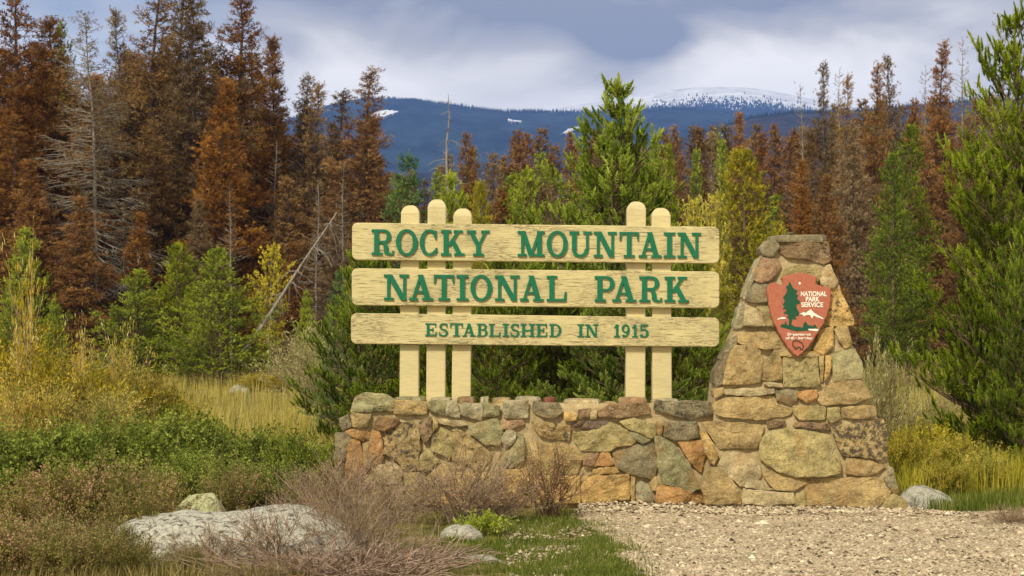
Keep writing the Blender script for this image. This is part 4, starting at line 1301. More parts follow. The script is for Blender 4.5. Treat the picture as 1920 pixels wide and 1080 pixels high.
def tufts(bag, pos, d, ln, wid, K, spread, rng, tint, tipgain=0.25, bl_=(0.35, 0.6), core=0.0):
    """bottlebrush shoots: K thin blades round each axis"""
    n = len(pos)
    if n == 0: return
    d = unit(d)
    if core > 0:
        e1 = unit(np.cross(d, unit(rng.normal(size=(n, 3))))); e2 = np.cross(d, e1)
        cr_ = (core * ln)[:, None]
        rows = [pos - d * ln[:, None] * 0.05]
        for f_, r_ in ((0.3, 1.0), (0.8, 0.8)):
            for a_ in (0, 2.094, 4.189):
                rows.append(pos + d * ln[:, None] * f_ + (e1 * math.cos(a_ + f_) + e2 * math.sin(a_ + f_)) * cr_ * r_)
        rows.append(pos + d * ln[:, None] * 1.05)
        V = np.stack(rows, 1).reshape(-1, 3)
        b = np.arange(n)[:, None] * 8
        T3 = [(0, 1, 2), (0, 2, 3), (0, 3, 1), (7, 5, 4), (7, 6, 5), (7, 4, 6)]
        Q4 = [(1, 4, 5, 2), (2, 5, 6, 3), (3, 6, 4, 1)]
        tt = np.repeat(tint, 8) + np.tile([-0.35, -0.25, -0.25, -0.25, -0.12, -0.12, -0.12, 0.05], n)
        bag.add(V, (b[:, None, :] + np.array(T3)[None]).reshape(-1, 3), np.clip(tt, 0, 1))
        k0 = bag.n - len(V)
        bag.F[4].append((b[:, None, :] + np.array(Q4)[None]).reshape(-1, 4) + k0)
    r = unit(rng.normal(size=(n, K, 3)))
    rad = r - (r * d[:, None, :]).sum(-1, keepdims=True) * d[:, None, :]
    rad = unit(rad)
    s = rng.uniform(0, 1.0, (n, K, 1))
    base = pos[:, None, :] + d[:, None, :] * s * ln[:, None, None] * 0.8
    bd = unit(d[:, None, :] * (1 - spread) + rad * spread)
    bl = ln[:, None, None] * rng.uniform(bl_[0], bl_[1], (n, K, 1)) * (1 - 0.3 * s)
    tip = base + bd * bl
    side = unit(np.cross(bd, unit(rng.normal(size=(n, K, 3))))) * (wid * 0.5)
    V = np.stack([base - side, base + side, tip], axis=2).reshape(-1, 3)
    F = np.arange(n * K * 3).reshape(-1, 3)
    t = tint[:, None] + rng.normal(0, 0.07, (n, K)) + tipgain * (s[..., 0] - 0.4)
    T = np.repeat(t.reshape(-1), 3)
    bag.add(V, F, np.clip(T, 0, 1))

def leaves(bag, pos, ln, wid, rng, tint, d=None, dw=0.5):
    n = len(pos)
    if n == 0: return
    a = unit(rng.normal(size=(n, 3)))
    if d is not None: a = unit(a * (1 - dw) + unit(d) * dw)
    b = unit(np.cross(a, unit(rng.normal(size=(n, 3)))))
    c_ = np.cross(a, b)
    L_ = np.asarray(ln).reshape(-1, 1) * np.ones((n, 1)); W_ = np.asarray(wid).reshape(-1, 1) * np.ones((n, 1))
    V = np.stack([pos, pos + a * L_ * .5 + b * W_ * .5 + c_ * W_ * .15, pos + a * L_, pos + a * L_ * .5 - b * W_ * .5 + c_ * W_ * .15], axis=1).reshape(-1, 3)
    F = np.arange(n * 4).reshape(-1, 4)
    bag.add(V, F, np.clip(np.repeat(tint, 4), 0, 1))

def conifer(seed, H=10., R=1.8, z0=0.06, whorls=40, per=5, prof=lambda t: (1 - t) ** 0.8, slope=(-0.15, 0.8), curl=0.35, sh_len=0.25, sh_w=0.03, K=8,
            spread=0.5, lat=6, sub=3, up=0.3, density=lambda t: 1.0, tint=(0.35, 0.75), trunk_r=0.11, wob=0.15, limb_r=0.02, lat_frac=0.45, lat_keep=1.0, droop_sh=0.0, clump=0.0, bl_=(0.35, 0.6), core=0.0):
    rng = np.random.default_rng(seed)
    wood, fol = Bag(), Bag()
    k = 14
    tz = np.linspace(0, 1, k)
    tx = np.cumsum(rng.normal(0, 0.008 * H, k)) * tz * 0.5; ty = np.cumsum(rng.normal(0, 0.008 * H, k)) * tz * 0.5
    path = np.stack([tx, ty, tz * H * 0.995], 1)[None]
    rad = (trunk_r * (1 - tz * 0.93))[None]
    V, F = tubes(path, rad, 7); wood.add(V, F)
    ctr = lambda t: np.array([np.interp(t, tz, tx), np.interp(t, tz, ty)])
    P, D, S, TT = [], [], [], []
    LP, LR, LP2, LR2 = [], [], [], []
    for w_ in range(whorls):
        tw = (w_ + rng.uniform(-0.3, 0.3)) / whorls; tw = min(max(tw, 0), 0.995)
        zf = z0 + (1 - z0) * tw
        a0 = rng.uniform(0, 6.28)
        m = max(2, int(round(per * (1 - 0.35 * tw))))
        for j in range(m):
            az = a0 + 6.283 * j / m + rng.normal(0, 0.25)
            cl = 1 + clump * noise.noise(Vector((math.cos(az) * 1.3 + seed, math.sin(az) * 1.3, zf * 5)))
            L_ = R * prof(tw) * rng.uniform(1 - wob * 2, 1 + wob) * cl + 0.02 * H * (1 - tw) * 0.3
            a_ = slope[0] + (slope[1] - slope[0]) * tw ** 0.8 + rng.normal(0, 0.10)
            ns = 6
            s = np.linspace(0, 1, ns)
            hor = L_ * s * (1 - 0.12 * s); ver = L_ * (a_ * s + curl * s * s) + rng.normal(0, 0.015, ns) * L_
            dirh = np.array([math.cos(az), math.sin(az)])
            side = np.array([-dirh[1], dirh[0]])
            bend = rng.normal(0, 0.12) * L_ * s * s
            c0 = ctr(zf)
            pts = np.stack([c0[0] + dirh[0] * hor + side[0] * bend, c0[1] + dirh[1] * hor + side[1] * bend, zf * H + ver], 1)
            LP.append(pts); LR.append(np.linspace(limb_r * (0.4 + 0.6 * (1 - tw)), limb_r * 0.25, ns))
            tan = unit(pts[-1] - pts[0])
            dens = density(tw) * rng.uniform(0.6, 1.25)
            nl = max(2, int(lat * (0.4 + L_ / R)))
            ss = np.sort(rng.uniform(0.22, 1.0, nl))
            bt = rng.uniform(tint[0], tint[1])
            for q_, s_ in enumerate(ss):
                b0 = np.array([np.interp(s_, s, pts[:, i]) for i in range(3)])
                sg = 1 if q_ % 2 else -1
                ld = unit(tan * 0.75 + np.array([side[0], side[1], 0]) * sg * 0.75 + np.array([0, 0, up * 0.5]) + rng.normal(0, 0.12, 3))
                ll = L_ * lat_frac * (1.15 - s_ * 0.8) * rng.uniform(0.7, 1.2)
                if rng.uniform() < lat_keep:
                    mid = b0 + ld * ll * 0.5 + np.array([0, 0, up * 0.04 * ll])
                    e = b0 + ld * ll + np.array([0, 0, up * 0.2 * ll])
                    LP2.append(np.stack([b0, mid, e], 0))
                    LR2.append(np.array([limb_r * 0.4, limb_r * 0.28, limb_r * 0.13]))
                if rng.uniform() > dens: continue
                nsb = max(1, int(round(sub * (0.5 + ll / max(1e-3, R * lat_frac)))))
                u_ = np.linspace(0.25, 1.0, nsb)[:, None]
                pos = b0 + ld * ll * u_ + np.array([0, 0, up * 0.2 * ll]) * u_ ** 2 + rng.normal(0, 0.3 * sh_len, (nsb, 3))
                dd = ld * 0.7 + np.array([0, 0, up]) + rng.normal(0, 0.35, (nsb, 3)) - np.array([0, 0, droop_sh])
                P.append(pos); D.append(dd); S.append(np.full(nsb, sh_len) * rng.uniform(0.7, 1.2, nsb))
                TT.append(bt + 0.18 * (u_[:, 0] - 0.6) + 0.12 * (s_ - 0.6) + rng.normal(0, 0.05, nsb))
            if rng.uniform() < dens:
                P.append(pts[-2:] + 0); D.append(np.stack([tan + [0, 0, up], tan + [0, 0, up]])); S.append(np.full(2, sh_len * 1.15)); TT.append(np.full(2, bt + 0.12))
    # leader
    if density(1.0) > 0.3:
        P.append(np.array([[tx[-1], ty[-1], H * f] for f in (0.90, 0.925, 0.95, 0.97, 0.985, 0.995)])); D.append(np.tile([0, 0, 1.], (6, 1)) + rng.normal(0, 0.12, (6, 3)))
        S.append(np.full(6, sh_len)); TT.append(np.full(6, tint[1]))
    V, F = tubes(np.stack(LP), np.stack(LR), 3); wood.add(V, F)
    if LP2:
        V, F = tubes(np.stack(LP2), np.stack(LR2), 3); wood.add(V, F)
    if P:
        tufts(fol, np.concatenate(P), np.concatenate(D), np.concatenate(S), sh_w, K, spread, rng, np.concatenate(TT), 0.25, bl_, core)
    return wood.mesh('trunk'), (fol.mesh('crown') if P else None), H

TREES = {}
def reg(key, wood_mat, fol_mat, **k):
    w_, f_, H = conifer(**k)
    w_.materials.append(M[wood_mat])
    if f_: f_.materials.append(M[fol_mat])
    TREES[key] = (w_, f_, H)

pine_prof = lambda t: (1 - t) ** 0.75 * min(1, 0.62 + 1.6 * t)
bush_prof = lambda t: (1 - t) ** 0.62 * min(1, 0.75 + 1.2 * t)
narrow_prof = lambda t: (1 - t) ** 0.7 * min(1, 0.5 + 2.0 * t) 
dead_prof = lambda t: (1 - t) ** 0.55 * (0.55 + 0.45 * math.sin(3.0 * t + 0.5)) 
# young lodgepole pines with long upright shoots, seen close
reg('pine_a', 'bark_brown', 'pine', seed=1, H=6, R=1.75, whorls=19, per=9, prof=lambda t: (1 - t) ** 0.95 * min(1, 0.62 + 1.6 * t), slope=(-0.15, 0.75), curl=0.35, sh_len=0.185, sh_w=0.010, K=26, spread=0.74, lat=11, sub=3, up=0.65, trunk_r=0.08, limb_r=0.02, lat_frac=0.40, clump=0.5, wob=0.2, bl_=(0.28, 0.42), droop_sh=-0.35, core=0.10, tint=(0.42, 0.85))
reg('pine_b', 'bark_brown', 'pine', seed=2, H=6, R=1.75, whorls=19, per=9, prof=lambda t: (1 - t) ** 0.62 * min(1, 0.75 + 1.2 * t), slope=(-0.25, 0.6), curl=0.35, sh_len=0.185, sh_w=0.010, K=26, spread=0.74, lat=12, sub=3, up=0.6, trunk_r=0.09, limb_r=0.022, lat_frac=0.42, clump=0.8, wob=0.2, bl_=(0.28, 0.42), tint=(0.40, 0.82), droop_sh=-0.3, core=0.10)
reg('pine_c', 'bark_brown', 'pine', seed=3, H=4, R=1.5, whorls=13, per=9, prof=bush_prof, slope=(-0.2, 0.7), curl=0.35, sh_len=0.17, sh_w=0.010, K=26, spread=0.74, lat=11, sub=3, up=0.55, trunk_r=0.06, limb_r=0.016, lat_frac=0.40, clump=0.6, wob=0.2, bl_=(0.28, 0.42), droop_sh=-0.3, core=0.10)
reg('spruce', 'bark_brown', 'spruce', seed=4, H=6, R=1.7, whorls=28, per=8, prof=lambda t: (1 - t) ** 0.85, slope=(-0.35, 0.35), curl=0.25, sh_len=0.15, sh_w=0.012, K=19, spread=0.6, lat=9, sub=4, up=0.05, trunk_r=0.09, limb_r=0.016, lat_frac=0.4, clump=0.35, tint=(0.3, 0.8), bl_=(0.25, 0.45))
# bushy pines at the edge of the meadow
reg('bushy_a', 'bark_brown', 'pine_far', seed=5, H=6, R=1.8, whorls=26, per=7, prof=lambda t: (1 - t) ** 0.95 * min(1, 0.8 + 1.0 * t), slope=(-0.1, 0.7), curl=0.35, sh_len=0.20, sh_w=0.022, K=12, spread=0.5, lat=8, sub=4, up=0.45, trunk_r=0.08, limb_r=0.02, clump=0.5, tint=(0.45, 0.85))
reg('bushy_b', 'bark_brown', 'pine_far', seed=6, H=6, R=2.0, whorls=26, per=7, prof=lambda t: (1 - t) ** 0.95 * min(1, 0.8 + 1.0 * t), slope=(-0.1, 0.6), curl=0.35, sh_len=0.20, sh_w=0.022, K=12, spread=0.5, lat=8, sub=4, up=0.45, trunk_r=0.08, limb_r=0.02, clump=0.6, tint=(0.4, 0.85))
reg('green_tall', 'bark_brown', 'pine_far', seed=7, H=12, R=1.6, z0=0.12, whorls=40, per=6, prof=narrow_prof, slope=(-0.2, 0.7), curl=0.3, sh_len=0.30, sh_w=0.035, K=11, lat=6, sub=3, up=0.3, trunk_r=0.13, limb_r=0.02, clump=0.9, tint=(0.18, 0.5))
reg('olive_tree', 'bark_brown', 'olive', seed=8, H=8, R=2.0, whorls=32, per=7, prof=lambda t: (1 - t) ** 0.8, slope=(-0.1, 0.7), curl=0.3, sh_len=0.26, sh_w=0.03, K=12, lat=7, sub=3, up=0.4, trunk_r=0.1, limb_r=0.02, clump=0.6)
# beetle-killed pines
for i_, (key, mat_, R_, dens, tn) in enumerate((('rust_a', 'rust', 2.1, lambda t: 0.95, (0.35, 0.8)), ('rust_b', 'rust', 1.8, lambda t: 0.85 - 0.35 * t, (0.3, 0.75)),
                                                ('brown_a', 'brown', 2.2, lambda t: 0.80 - 0.5 * t, (0.3, 0.75)), ('brown_b', 'brown', 1.9, lambda t: 0.85 - 0.2 * t, (0.3, 0.7)), ('rust_c', 'rust', 1.5, lambda t: 0.95, (0.35, 0.85)))):
    reg(key, 'bark_dark', mat_, seed=20 + i_, H=18, R=R_, z0=0.13, whorls=52, per=6, prof=dead_prof, slope=(-0.35, 0.45), curl=0.25, sh_len=0.42, sh_w=0.035, K=14, spread=0.62, lat=7, sub=4, up=0.12, density=dens,
        tint=tn, trunk_r=0.20, limb_r=0.035, wob=0.32, clump=1.3, droop_sh=0.1)
reg('grey_a', 'bark_grey', 'brown', seed=31, H=18, R=2.2, z0=0.2, whorls=60, per=6, prof=dead_prof, slope=(-0.95, 0.45), curl=0.35, sh_len=0.35, sh_w=0.025, K=10, spread=0.7, lat=9, sub=3, up=-0.45, density=lambda t: 0.25, trunk_r=0.13, limb_r=0.036, wob=0.4, clump=0.9, lat_frac=0.6)
reg('grey_b', 'bark_grey', 'brown', seed=32, H=18, R=1.5, z0=0.35, whorls=40, per=5, prof=dead_prof, slope=(-0.3, 0.4), curl=0.2, sh_len=0.35, sh_w=0.03, K=8, spread=0.6, lat=6, sub=2, up=0.0, density=lambda t: 0.2, trunk_r=0.14, limb_r=0.034, wob=0.4, clump=0.9)
reg('aspen', 'bark_grey', 'yellow', seed=34, H=4, R=1.0, z0=0.2, whorls=16, per=6, prof=lambda t: (1 - t) ** 0.5 * min(1, 0.5 + 2 * t), slope=(0.2, 0.9), curl=0.2, sh_len=0.16, sh_w=0.05, K=9, spread=0.8, lat=5, sub=3, up=0.3, trunk_r=0.04, limb_r=0.012, clump=0.7)
reg('bare', 'bark_grey', 'brown', seed=33, H=9, R=0.75, z0=0.3, whorls=24, per=3, prof=lambda t: (1 - t) ** 0.5, slope=(-0.2, 0.3), curl=-0.5, sh_len=0.2, sh_w=0.02, K=4, lat=3, sub=1, up=-0.1, density=lambda t: 0.0, trunk_r=0.09, limb_r=0.020, wob=0.5, clump=0.9)
# smaller copies of the same trees for the far treeline
for i_, (key, wm, mat_, R_, dens) in enumerate((('far_rust', 'bark_dark', 'rust', 1.9, 0.9), ('far_brown', 'bark_dark', 'brown', 1.9, 0.75), ('far_thin', 'bark_grey', 'brown', 1.4, 0.45), ('far_green', 'bark_brown', 'pine_far', 1.9, 1.0))):
    reg(key, wm, mat_, seed=40 + i_, H=16, R=R_, z0=0.08, whorls=42, per=6, prof=lambda t: (1 - t) ** 0.75 * (0.75 + 0.25 * math.sin(9 * t)), slope=(-0.3, 0.5), curl=0.2, sh_len=0.5, sh_w=0.07, K=8, spread=0.6, lat=5, sub=3, up=0.1,
        density=(lambda d: (lambda t: d))(dens), tint=(0.3, 0.75), trunk_r=0.16, limb_r=0.03, wob=0.25, clump=0.7)

trng = random.Random(77)
def place_tree(key, px, py, Y, label, cat='tree', group=None, name=None, wmul=1.0, rot=None, base_py=None):
    w_, f_, H = TREES[key]
    x = X(px, Y); top = at(px, py, Y).z
    g = ground_z(x, Y)
    s = (top - g) / H
    nm = name or {'pine': 'pine_tree', 'spruce': 'spruce_tree', 'bushy': 'pine_tree', 'green': 'pine_tree', 'olive': 'pine_tree', 'rust': 'dead_pine', 'brown': 'dead_pine', 'grey': 'bare_dead_pine', 'bare': 'bare_dead_pine', 'aspen': 'young_aspen',
                  'far': 'dead_pine'}[key.split('_')[0]]
    if key == 'far_green': nm = 'pine_tree'
    o = empty(nm, (x, Y, g - 0.03), label, cat, group)
    o.rotation_euler = (trng.uniform(-0.012, 0.012), trng.uniform(-0.015, 0.015), trng.uniform(0, 6.28) if rot is None else rot)
    o.scale = (s * wmul, s * wmul, s)
    link('trunk', w_, None, o)
    if f_: link('crown', f_, None, o)
    return o

# --- nearest pines
place_tree('pine_a', 1147, 150, 26.5, 'tallest bright green young pine rising behind the sign between its post groups', wmul=1.22, rot=0.6)
place_tree('pine_b', 1922, 38, 21.5, 'big close green pine right of the stone pier, cut by the picture edge', wmul=0.84, rot=2.0)
place_tree('pine_c', 1925, 420, 20.3, 'low green pine in front of the big close pine at the picture edge', wmul=0.62)
place_tree('pine_c', 1855, 330, 22.5, 'medium green pine on the pier side of the big close pine', wmul=0.42)
place_tree('spruce', 757, 285, 31, 'blue green spruce behind the three grouped sign posts', wmul=0.95)
place_tree('pine_c', 700, 475, 27, 'dark green young pine just beyond the free end of the stone wall', wmul=1.0)
place_tree('spruce', 632, 505, 31, 'dark spruce standing apart from the free end of the stone wall', wmul=0.75)
place_tree('bushy_a', 852, 325, 38, 'green pine just behind the bare grey snag and spruce', wmul=0.8)
place_tree('pine_c', 815, 470, 26.5, 'pine whose foliage fills the gaps between the three grouped posts')
place_tree('pine_c', 935, 468, 25.0, 'low pine directly behind the word NATIONAL')
place_tree('pine_b', 1040, 440, 25.8, 'spreading low pine behind the middle of the sign boards', wmul=1.15)
place_tree('pine_c', 1180, 462, 24.6, 'low pine behind the pair of sign posts')
place_tree('pine_b', 1292, 478, 25.6, 'low pine filling the space between sign and stone pier', wmul=0.95)
place_tree('olive_tree', 903, 342, 34, 'small yellow green pine tip above the third sign post', wmul=0.6)
place_tree('bushy_b', 988, 318, 44, 'small dark green pine above the word ROCKY', wmul=0.85)
place_tree('bare', 829, 172, 42, 'thin bare snag with crooked top behind the tallest sign post', wmul=1.3)
place_tree('olive_tree', 1408, 283, 43, 'broad yellow green pine above and behind the stone pier', wmul=1.05)
place_tree('olive_tree', 1462, 420, 46, 'smaller yellowish pine tucked beside the broad yellow green pine', wmul=0.9)
place_tree('green_tall', 1672, 285, 56, 'slender bright green pine right of the stone pier', wmul=1.0)
place_tree('green_tall', 1702, 232, 62, 'taller darker green pine just behind the slender bright one', wmul=1.0)
place_tree('aspen', 1298, 384, 36, 'small golden aspen peeping over the end of the top board', wmul=0.42)
place_tree('aspen', 1337, 374, 38, 'yellow green aspen just past the end of the top board', wmul=0.45)
place_tree('aspen', 503, 466, 72, 'yellow leaved young aspen behind the leaning trunk', wmul=0.75)
place_tree('aspen', 690, 600, 33, 'yellow flecked sapling seen under the lowest board', wmul=1.0)
# --- pines on the meadow's edge
place_tree('bushy_a', 252, 505, 66, 'lowest of the three bushy green pines on the meadow edge', wmul=1.75)
place_tree('bushy_b', 326, 455, 67, 'middle of the three bushy green pines, with a light pointed top', wmul=1.25)
place_tree('bushy_b', 415, 466, 64, 'widest of the three bushy green pines on the meadow edge', wmul=1.6)
place_tree('bushy_a', 48, 428, 70, 'green pine among rust coloured trees above the yellow willows', wmul=1.1)
place_tree('bushy_a', 104, 560, 68, 'small green pine low before the rust coloured thicket', wmul=0.9)
place_tree('green_tall', 230, 330, 84, 'green pine half hidden behind the grey dead pine', wmul=0.9)
place_tree('green_tall', 122, 45, 86, 'green treetop showing behind the orange dead pine', wmul=0.6)
place_tree('bushy_a', 575, 545, 66, 'small green pine by the foot of the leaning dead trunk', wmul=0.8)
place_tree('bushy_b', 655, 500, 52, 'dark green pine behind the end of the sign boards', wmul=0.8)
# --- tall beetle-killed pines of the big stand
stand = [
 ('rust_b', 22, -95, 78, 'tallest rust pine, at the outermost picture edge of the big stand', 0.8),
 ('rust_a', 108, 36, 80, 'orange rust dead pine with pointed top beside the outermost tall pine', 1.05),
 ('rust_c', 62, 82, 83, 'short pointed rust pine between the outermost tall pine and the orange one', 0.9),
 ('grey_a', 178, 14, 74, 'large silver grey dead pine with bare drooping branches', 1.0),
 ('brown_a', 208, 20, 88, 'brown dead pine whose tip stands just behind the silver grey one', 0.7),
 ('brown_a', 288, -60, 84, 'tall brown dead pine with open see-through top', 1.0),
 ('brown_a', 346, -85, 88, 'very tall thin brown pine in the middle of the big stand', 0.9),
 ('brown_b', 372, -20, 80, 'brown dead pine with a pale lower trunk and broken limbs', 1.0),
 ('rust_b', 446, -75, 82, 'tall dark rust pine with see-through top next to the open sky', 0.95),
 ('rust_c', 508, 70, 86, 'narrow rust pine with spiky tip standing against the cloud', 0.75),
 ('rust_a', 405, 150, 76, 'full rust brown pine before the tall ones with pale trunks', 0.95),
 ('brown_b', 562, 140, 88, 'first dead pine after the sky gap, grey brown', 0.8),
 ('brown_a', 600, 160, 84, 'greenish brown dead pine between the sky gap and the dark rust one', 0.8),
 ('rust_b', 666, 128, 82, 'broad dark rust pine beside the mountain view', 1.05),
 ('rust_a', 150, 370, 71, 'low wide orange brown dead pine at the foot of the silver grey one', 1.3),
 ('rust_c', 470, 420, 78, 'low rust pine behind the widest bushy green pine', 1.2),
 ('brown_b', 235, 180, 84, 'brown dead pine filling the stand behind the silver grey one', 1.1),
 ('brown_b', 300, 250, 78, 'brown dead pine behind the middle bushy green pine', 1.1),
 ('brown_a', 530, 330, 78, 'thin grey brown dead pine behind the leaning trunk', 1.2),
 ('rust_b', 700, 330, 88, 'lowest dead pine at the mountain end of the big stand', 1.0),
 ('brown_a', 634, 172, 90, 'brown dead pine wedged between the greenish one and the broad dark rust one', 1.0),
 ('rust_b', 694, 222, 86, 'short rust pine on the mountain side of the broad dark rust one', 0.9),
 ('brown_b', 578, 196, 92, 'short brown pine under the first pine after the sky gap', 1.0),
 ('rust_a', 60, 300, 72, 'low orange rust pine near the picture edge above the willows', 1.1),
 ('rust_a', 255, 400, 73, 'low orange rust pine over the lowest bushy green pine', 1.0),
 ('brown_b', 365, 370, 74, 'low brown pine between the bushy green pine tops', 1.1),
 ('rust_a', 545, 455, 76, 'low rust pine right behind the leaning trunk', 1.1),
 ('brown_b', 620, 420, 72, 'low brown pine behind the ends of the sign boards', 1.0),
 ('rust_b', 20, 210, 74, 'thick rust pine below the outermost tall pine', 1.3),
]
for key, px, py, Y, lab, wm in stand:
    place_tree(key, px, py, Y, lab, wmul=wm * 1.35, group='beetle-killed pines of the big stand')
for px, py, Y, lab in ((590, 330, 74, 'bare grey dead pine with tangled twigs behind the leaning trunk'), (510, 260, 80, 'bare grey dead pine under the narrow spiky rust pine'), (245, 360, 78, 'thin pale bare trunk between grey and bushy pines'),
                       (640, 300, 78, 'bare grey dead pine under the broad dark rust pine'), (435, 340, 72, 'bare dead pine standing over the widest bushy green pine')):
    place_tree('grey_b', px, py, Y, lab, group='bare grey pines of the big stand', wmul=1.0)
def landmark(px):
    for lim, w_ in ((30, 'behind the outermost tall pine'), (130, 'behind the orange pointed pine'), (240, 'behind the silver grey pine'), (330, 'behind the open topped brown pine'), (420, 'behind the brown pine with pale trunk'), (520, 'behind the narrow spiky pine'), (630, 'behind the first pines after the sky gap'), (760, 'behind the broad dark rust pine'), (870, 'above the three grouped posts'), (960, 'above the word ROCKY'), (1060, 'above the gap between the words'), (1170, 'behind the tallest green pine'),
                    (1270, 'above the paired posts'), (1370, 'above the end of the top board'), (1480, 'above the broad yellow green pine'), (1600, 'above the stone pier'), (1720, 'behind the slender green pines'), (1830, 'behind the tallest dense rust pine')):
        if px < lim: return w_
    return 'behind the big close pine'
r_ = random.Random(4)
for i in range(62):
    px = -160 + i * 14.3 + r_.uniform(-10, 10)
    env = np.interp(px, [-160, 0, 55, 90, 130, 170, 250, 480, 520, 545, 570, 700, 720], [40, 60, 120, 120, 110, 110, 70, 80, 250, 320, 230, 210, 330])
    place_tree(r_.choice(['brown_b', 'rust_a', 'brown_a', 'rust_b', 'brown_b', 'grey_b']), px, env + r_.uniform(0, 120), r_.uniform(92, 108), 'rust brown pine in the packed back rows ' + landmark(px), group='back rows of the big stand', wmul=1.4)

# --- dead pines behind the pier
right = [
 ('far_rust', 868, 254, 80, 'red brown pointed dead pine above the third sign post', 0.8), ('far_rust', 1272, 238, 95, 'rust pine just beside the tallest bright green pine', 0.7),
 ('far_green', 1236, 250, 78, 'narrow dark green pine touching the tallest bright green pine', 0.6), ('far_green', 1262, 268, 74, 'narrow green pine with rust pine behind, near the paired posts', 0.6),
 ('far_green', 1355, 262, 78, 'narrow green pine between two brown ones above the word MOUNTAIN', 0.6), ('far_green', 1305, 278, 84, 'short narrow green pine above the last letters of MOUNTAIN', 0.6),
 ('rust_c', 1392, 212, 100, 'dark red dead pine standing up against the foothill', 0.85), ('grey_b', 1512, 150, 88, 'lone thin bare pine crossing the snowy mountain edge', 0.75),
 ('brown_a', 1556, 120, 84, 'first tall dead pine past the snowy mountain', 0.75), ('grey_b', 1582, 124, 88, 'bare grey top between the first and second tall dead pines', 0.8), ('brown_a', 1597, 142, 80, 'second tall brown dead pine past the snowy mountain', 0.75),
 ('rust_b', 1631, 118, 84, 'rust brown dead pine with a full pointed top', 0.8), ('brown_a', 1660, 105, 88, 'open topped dead pine behind the two slender green pines', 0.8), ('rust_b', 1768, 84, 80, 'tallest dense rust pine near the big close pine', 1.0),
 ('grey_b', 1742, 120, 86, 'bare grey spire leaning on the tallest dense rust pine', 0.8), ('grey_b', 1812, 62, 84, 'bare spire between the dense rust pine and the close green pine', 0.8), ('grey_b', 1880, 18, 76, 'bare grey top showing above the big close pine', 0.9),
 ('rust_a', 1555, 330, 66, 'low wide orange rust pine directly behind the stone pier', 1.1), ('brown_b', 1612, 230, 72, 'dark grey brown dead pine between pier and slender green pine', 1.1), ('rust_a', 1745, 260, 78, 'lower rust pine between the slender green and the big close pine', 1.1),
 ('rust_c', 1505, 300, 80, 'slim rust pine beside the broad yellow green pine', 1.0), ('brown_b', 1820, 240, 76, 'brown dead pine half hidden by the big close pine', 1.1), ('far_rust', 1725, 190, 96, 'small dead pine in the gap before the tallest dense rust pine', 0.8),
 ('far_rust', 1480, 262, 90, 'brown dead pine beneath the lone thin bare pine', 0.9),
]
for key, px, py, Y, lab, wm in right:
    place_tree(key, px, py, Y, lab, wmul=wm, group='trees beyond the stone pier')
r_ = random.Random(9)
for i in range(100):
    px = 715 + i * 13.6 + r_.uniform(-12, 12)
    env = np.interp(px, [700, 850, 930, 1000, 1100, 1200, 1280, 1350, 1450, 1520, 1560, 1700, 2100], [310, 285, 248, 240, 245, 245, 238, 222, 218, 208, 180, 180, 160])
    Y = r_.uniform(105, 165)
    kx = r_.random()
    key = 'far_brown' if kx < 0.40 else 'far_rust' if kx < 0.68 else 'far_thin' if kx < 0.84 else 'far_green'
    lab = {'far_brown': 'brown dead pine', 'far_rust': 'rust red dead pine', 'far_thin': 'thin grey dead pine', 'far_green': 'living green pine'}[key] + ' in the distant treeline ' + landmark(px)
    place_tree(key, px, env + r_.uniform(0, 55) + (25 if key == 'far_green' else 0), Y, lab, group='distant treeline below the mountains', wmul=r_.uniform(0.75, 1.1))
r_ = random.Random(19)
for i in range(40):
    px = 700 + i * 33 + r_.uniform(-14, 14)
    key = r_.choice(['far_brown', 'far_brown', 'far_rust', 'far_green'])
    place_tree(key, px, r_.uniform(300, 400), r_.uniform(88, 104), {'far_brown': 'low brown dead pine', 'far_rust': 'low rust dead pine', 'far_green': 'low green pine'}[key] + ' in the nearer thicket ' + landmark(px), group='thicket before the distant treeline', wmul=1.3)

# leaning dead trunk with pale broken branches
def build_leaning():
    rng = np.random.default_rng(3)
    Y = 69
    a, b = at(418, 706, Y), at(630, 398, Y + 2)
    o = empty('leaning_snag', (a.x, Y, ground_z(a.x, Y)), 'pale bare dead trunk leaning over beside the widest bushy green pine', 'dead tree')
    t = np.linspace(0, 1, 16)[:, None]
    P = np.array(a)[None] * (1 - t) + np.array(b)[None] * t + np.stack([0.06 * np.sin(t[:, 0] * 7), 0 * t[:, 0], -0.22 * np.sin(t[:, 0] * 3.1)], 1)
    bag = Bag()
    V, F = tubes(P[None], np.linspace(0.10, 0.03, len(P))[None], 6); bag.add(V - np.array(o.location), F)
    me = bag.mesh('trunk', True); link('trunk', me, M['bark_grey'], o)
    bag = Bag(); paths = []
    for i in range(40):
        s = rng.uniform(0.4, 0.98); p = P[int(s * (len(P) - 1))]
        d = unit(np.array([rng.normal(0, 1), rng.normal(0, 1), rng.uniform(-1.3, 0.4)])); L_ = rng.uniform(0.3, 1.3)
        u = np.linspace(0, 1, 6)[:, None]
        paths.append(p + d * L_ * u + np.array([0, 0, -0.5]) * L_ * u ** 2 + rng.normal(0, 0.03, (6, 3)))
    V, F = tubes(np.stack(paths), np.tile(np.linspace(0.025, 0.008, 6), (len(paths), 1)), 3); bag.add(V - np.array(o.location), F)
    link('branches', bag.mesh('branches'), M['bark_grey'], o)
build_leaning()

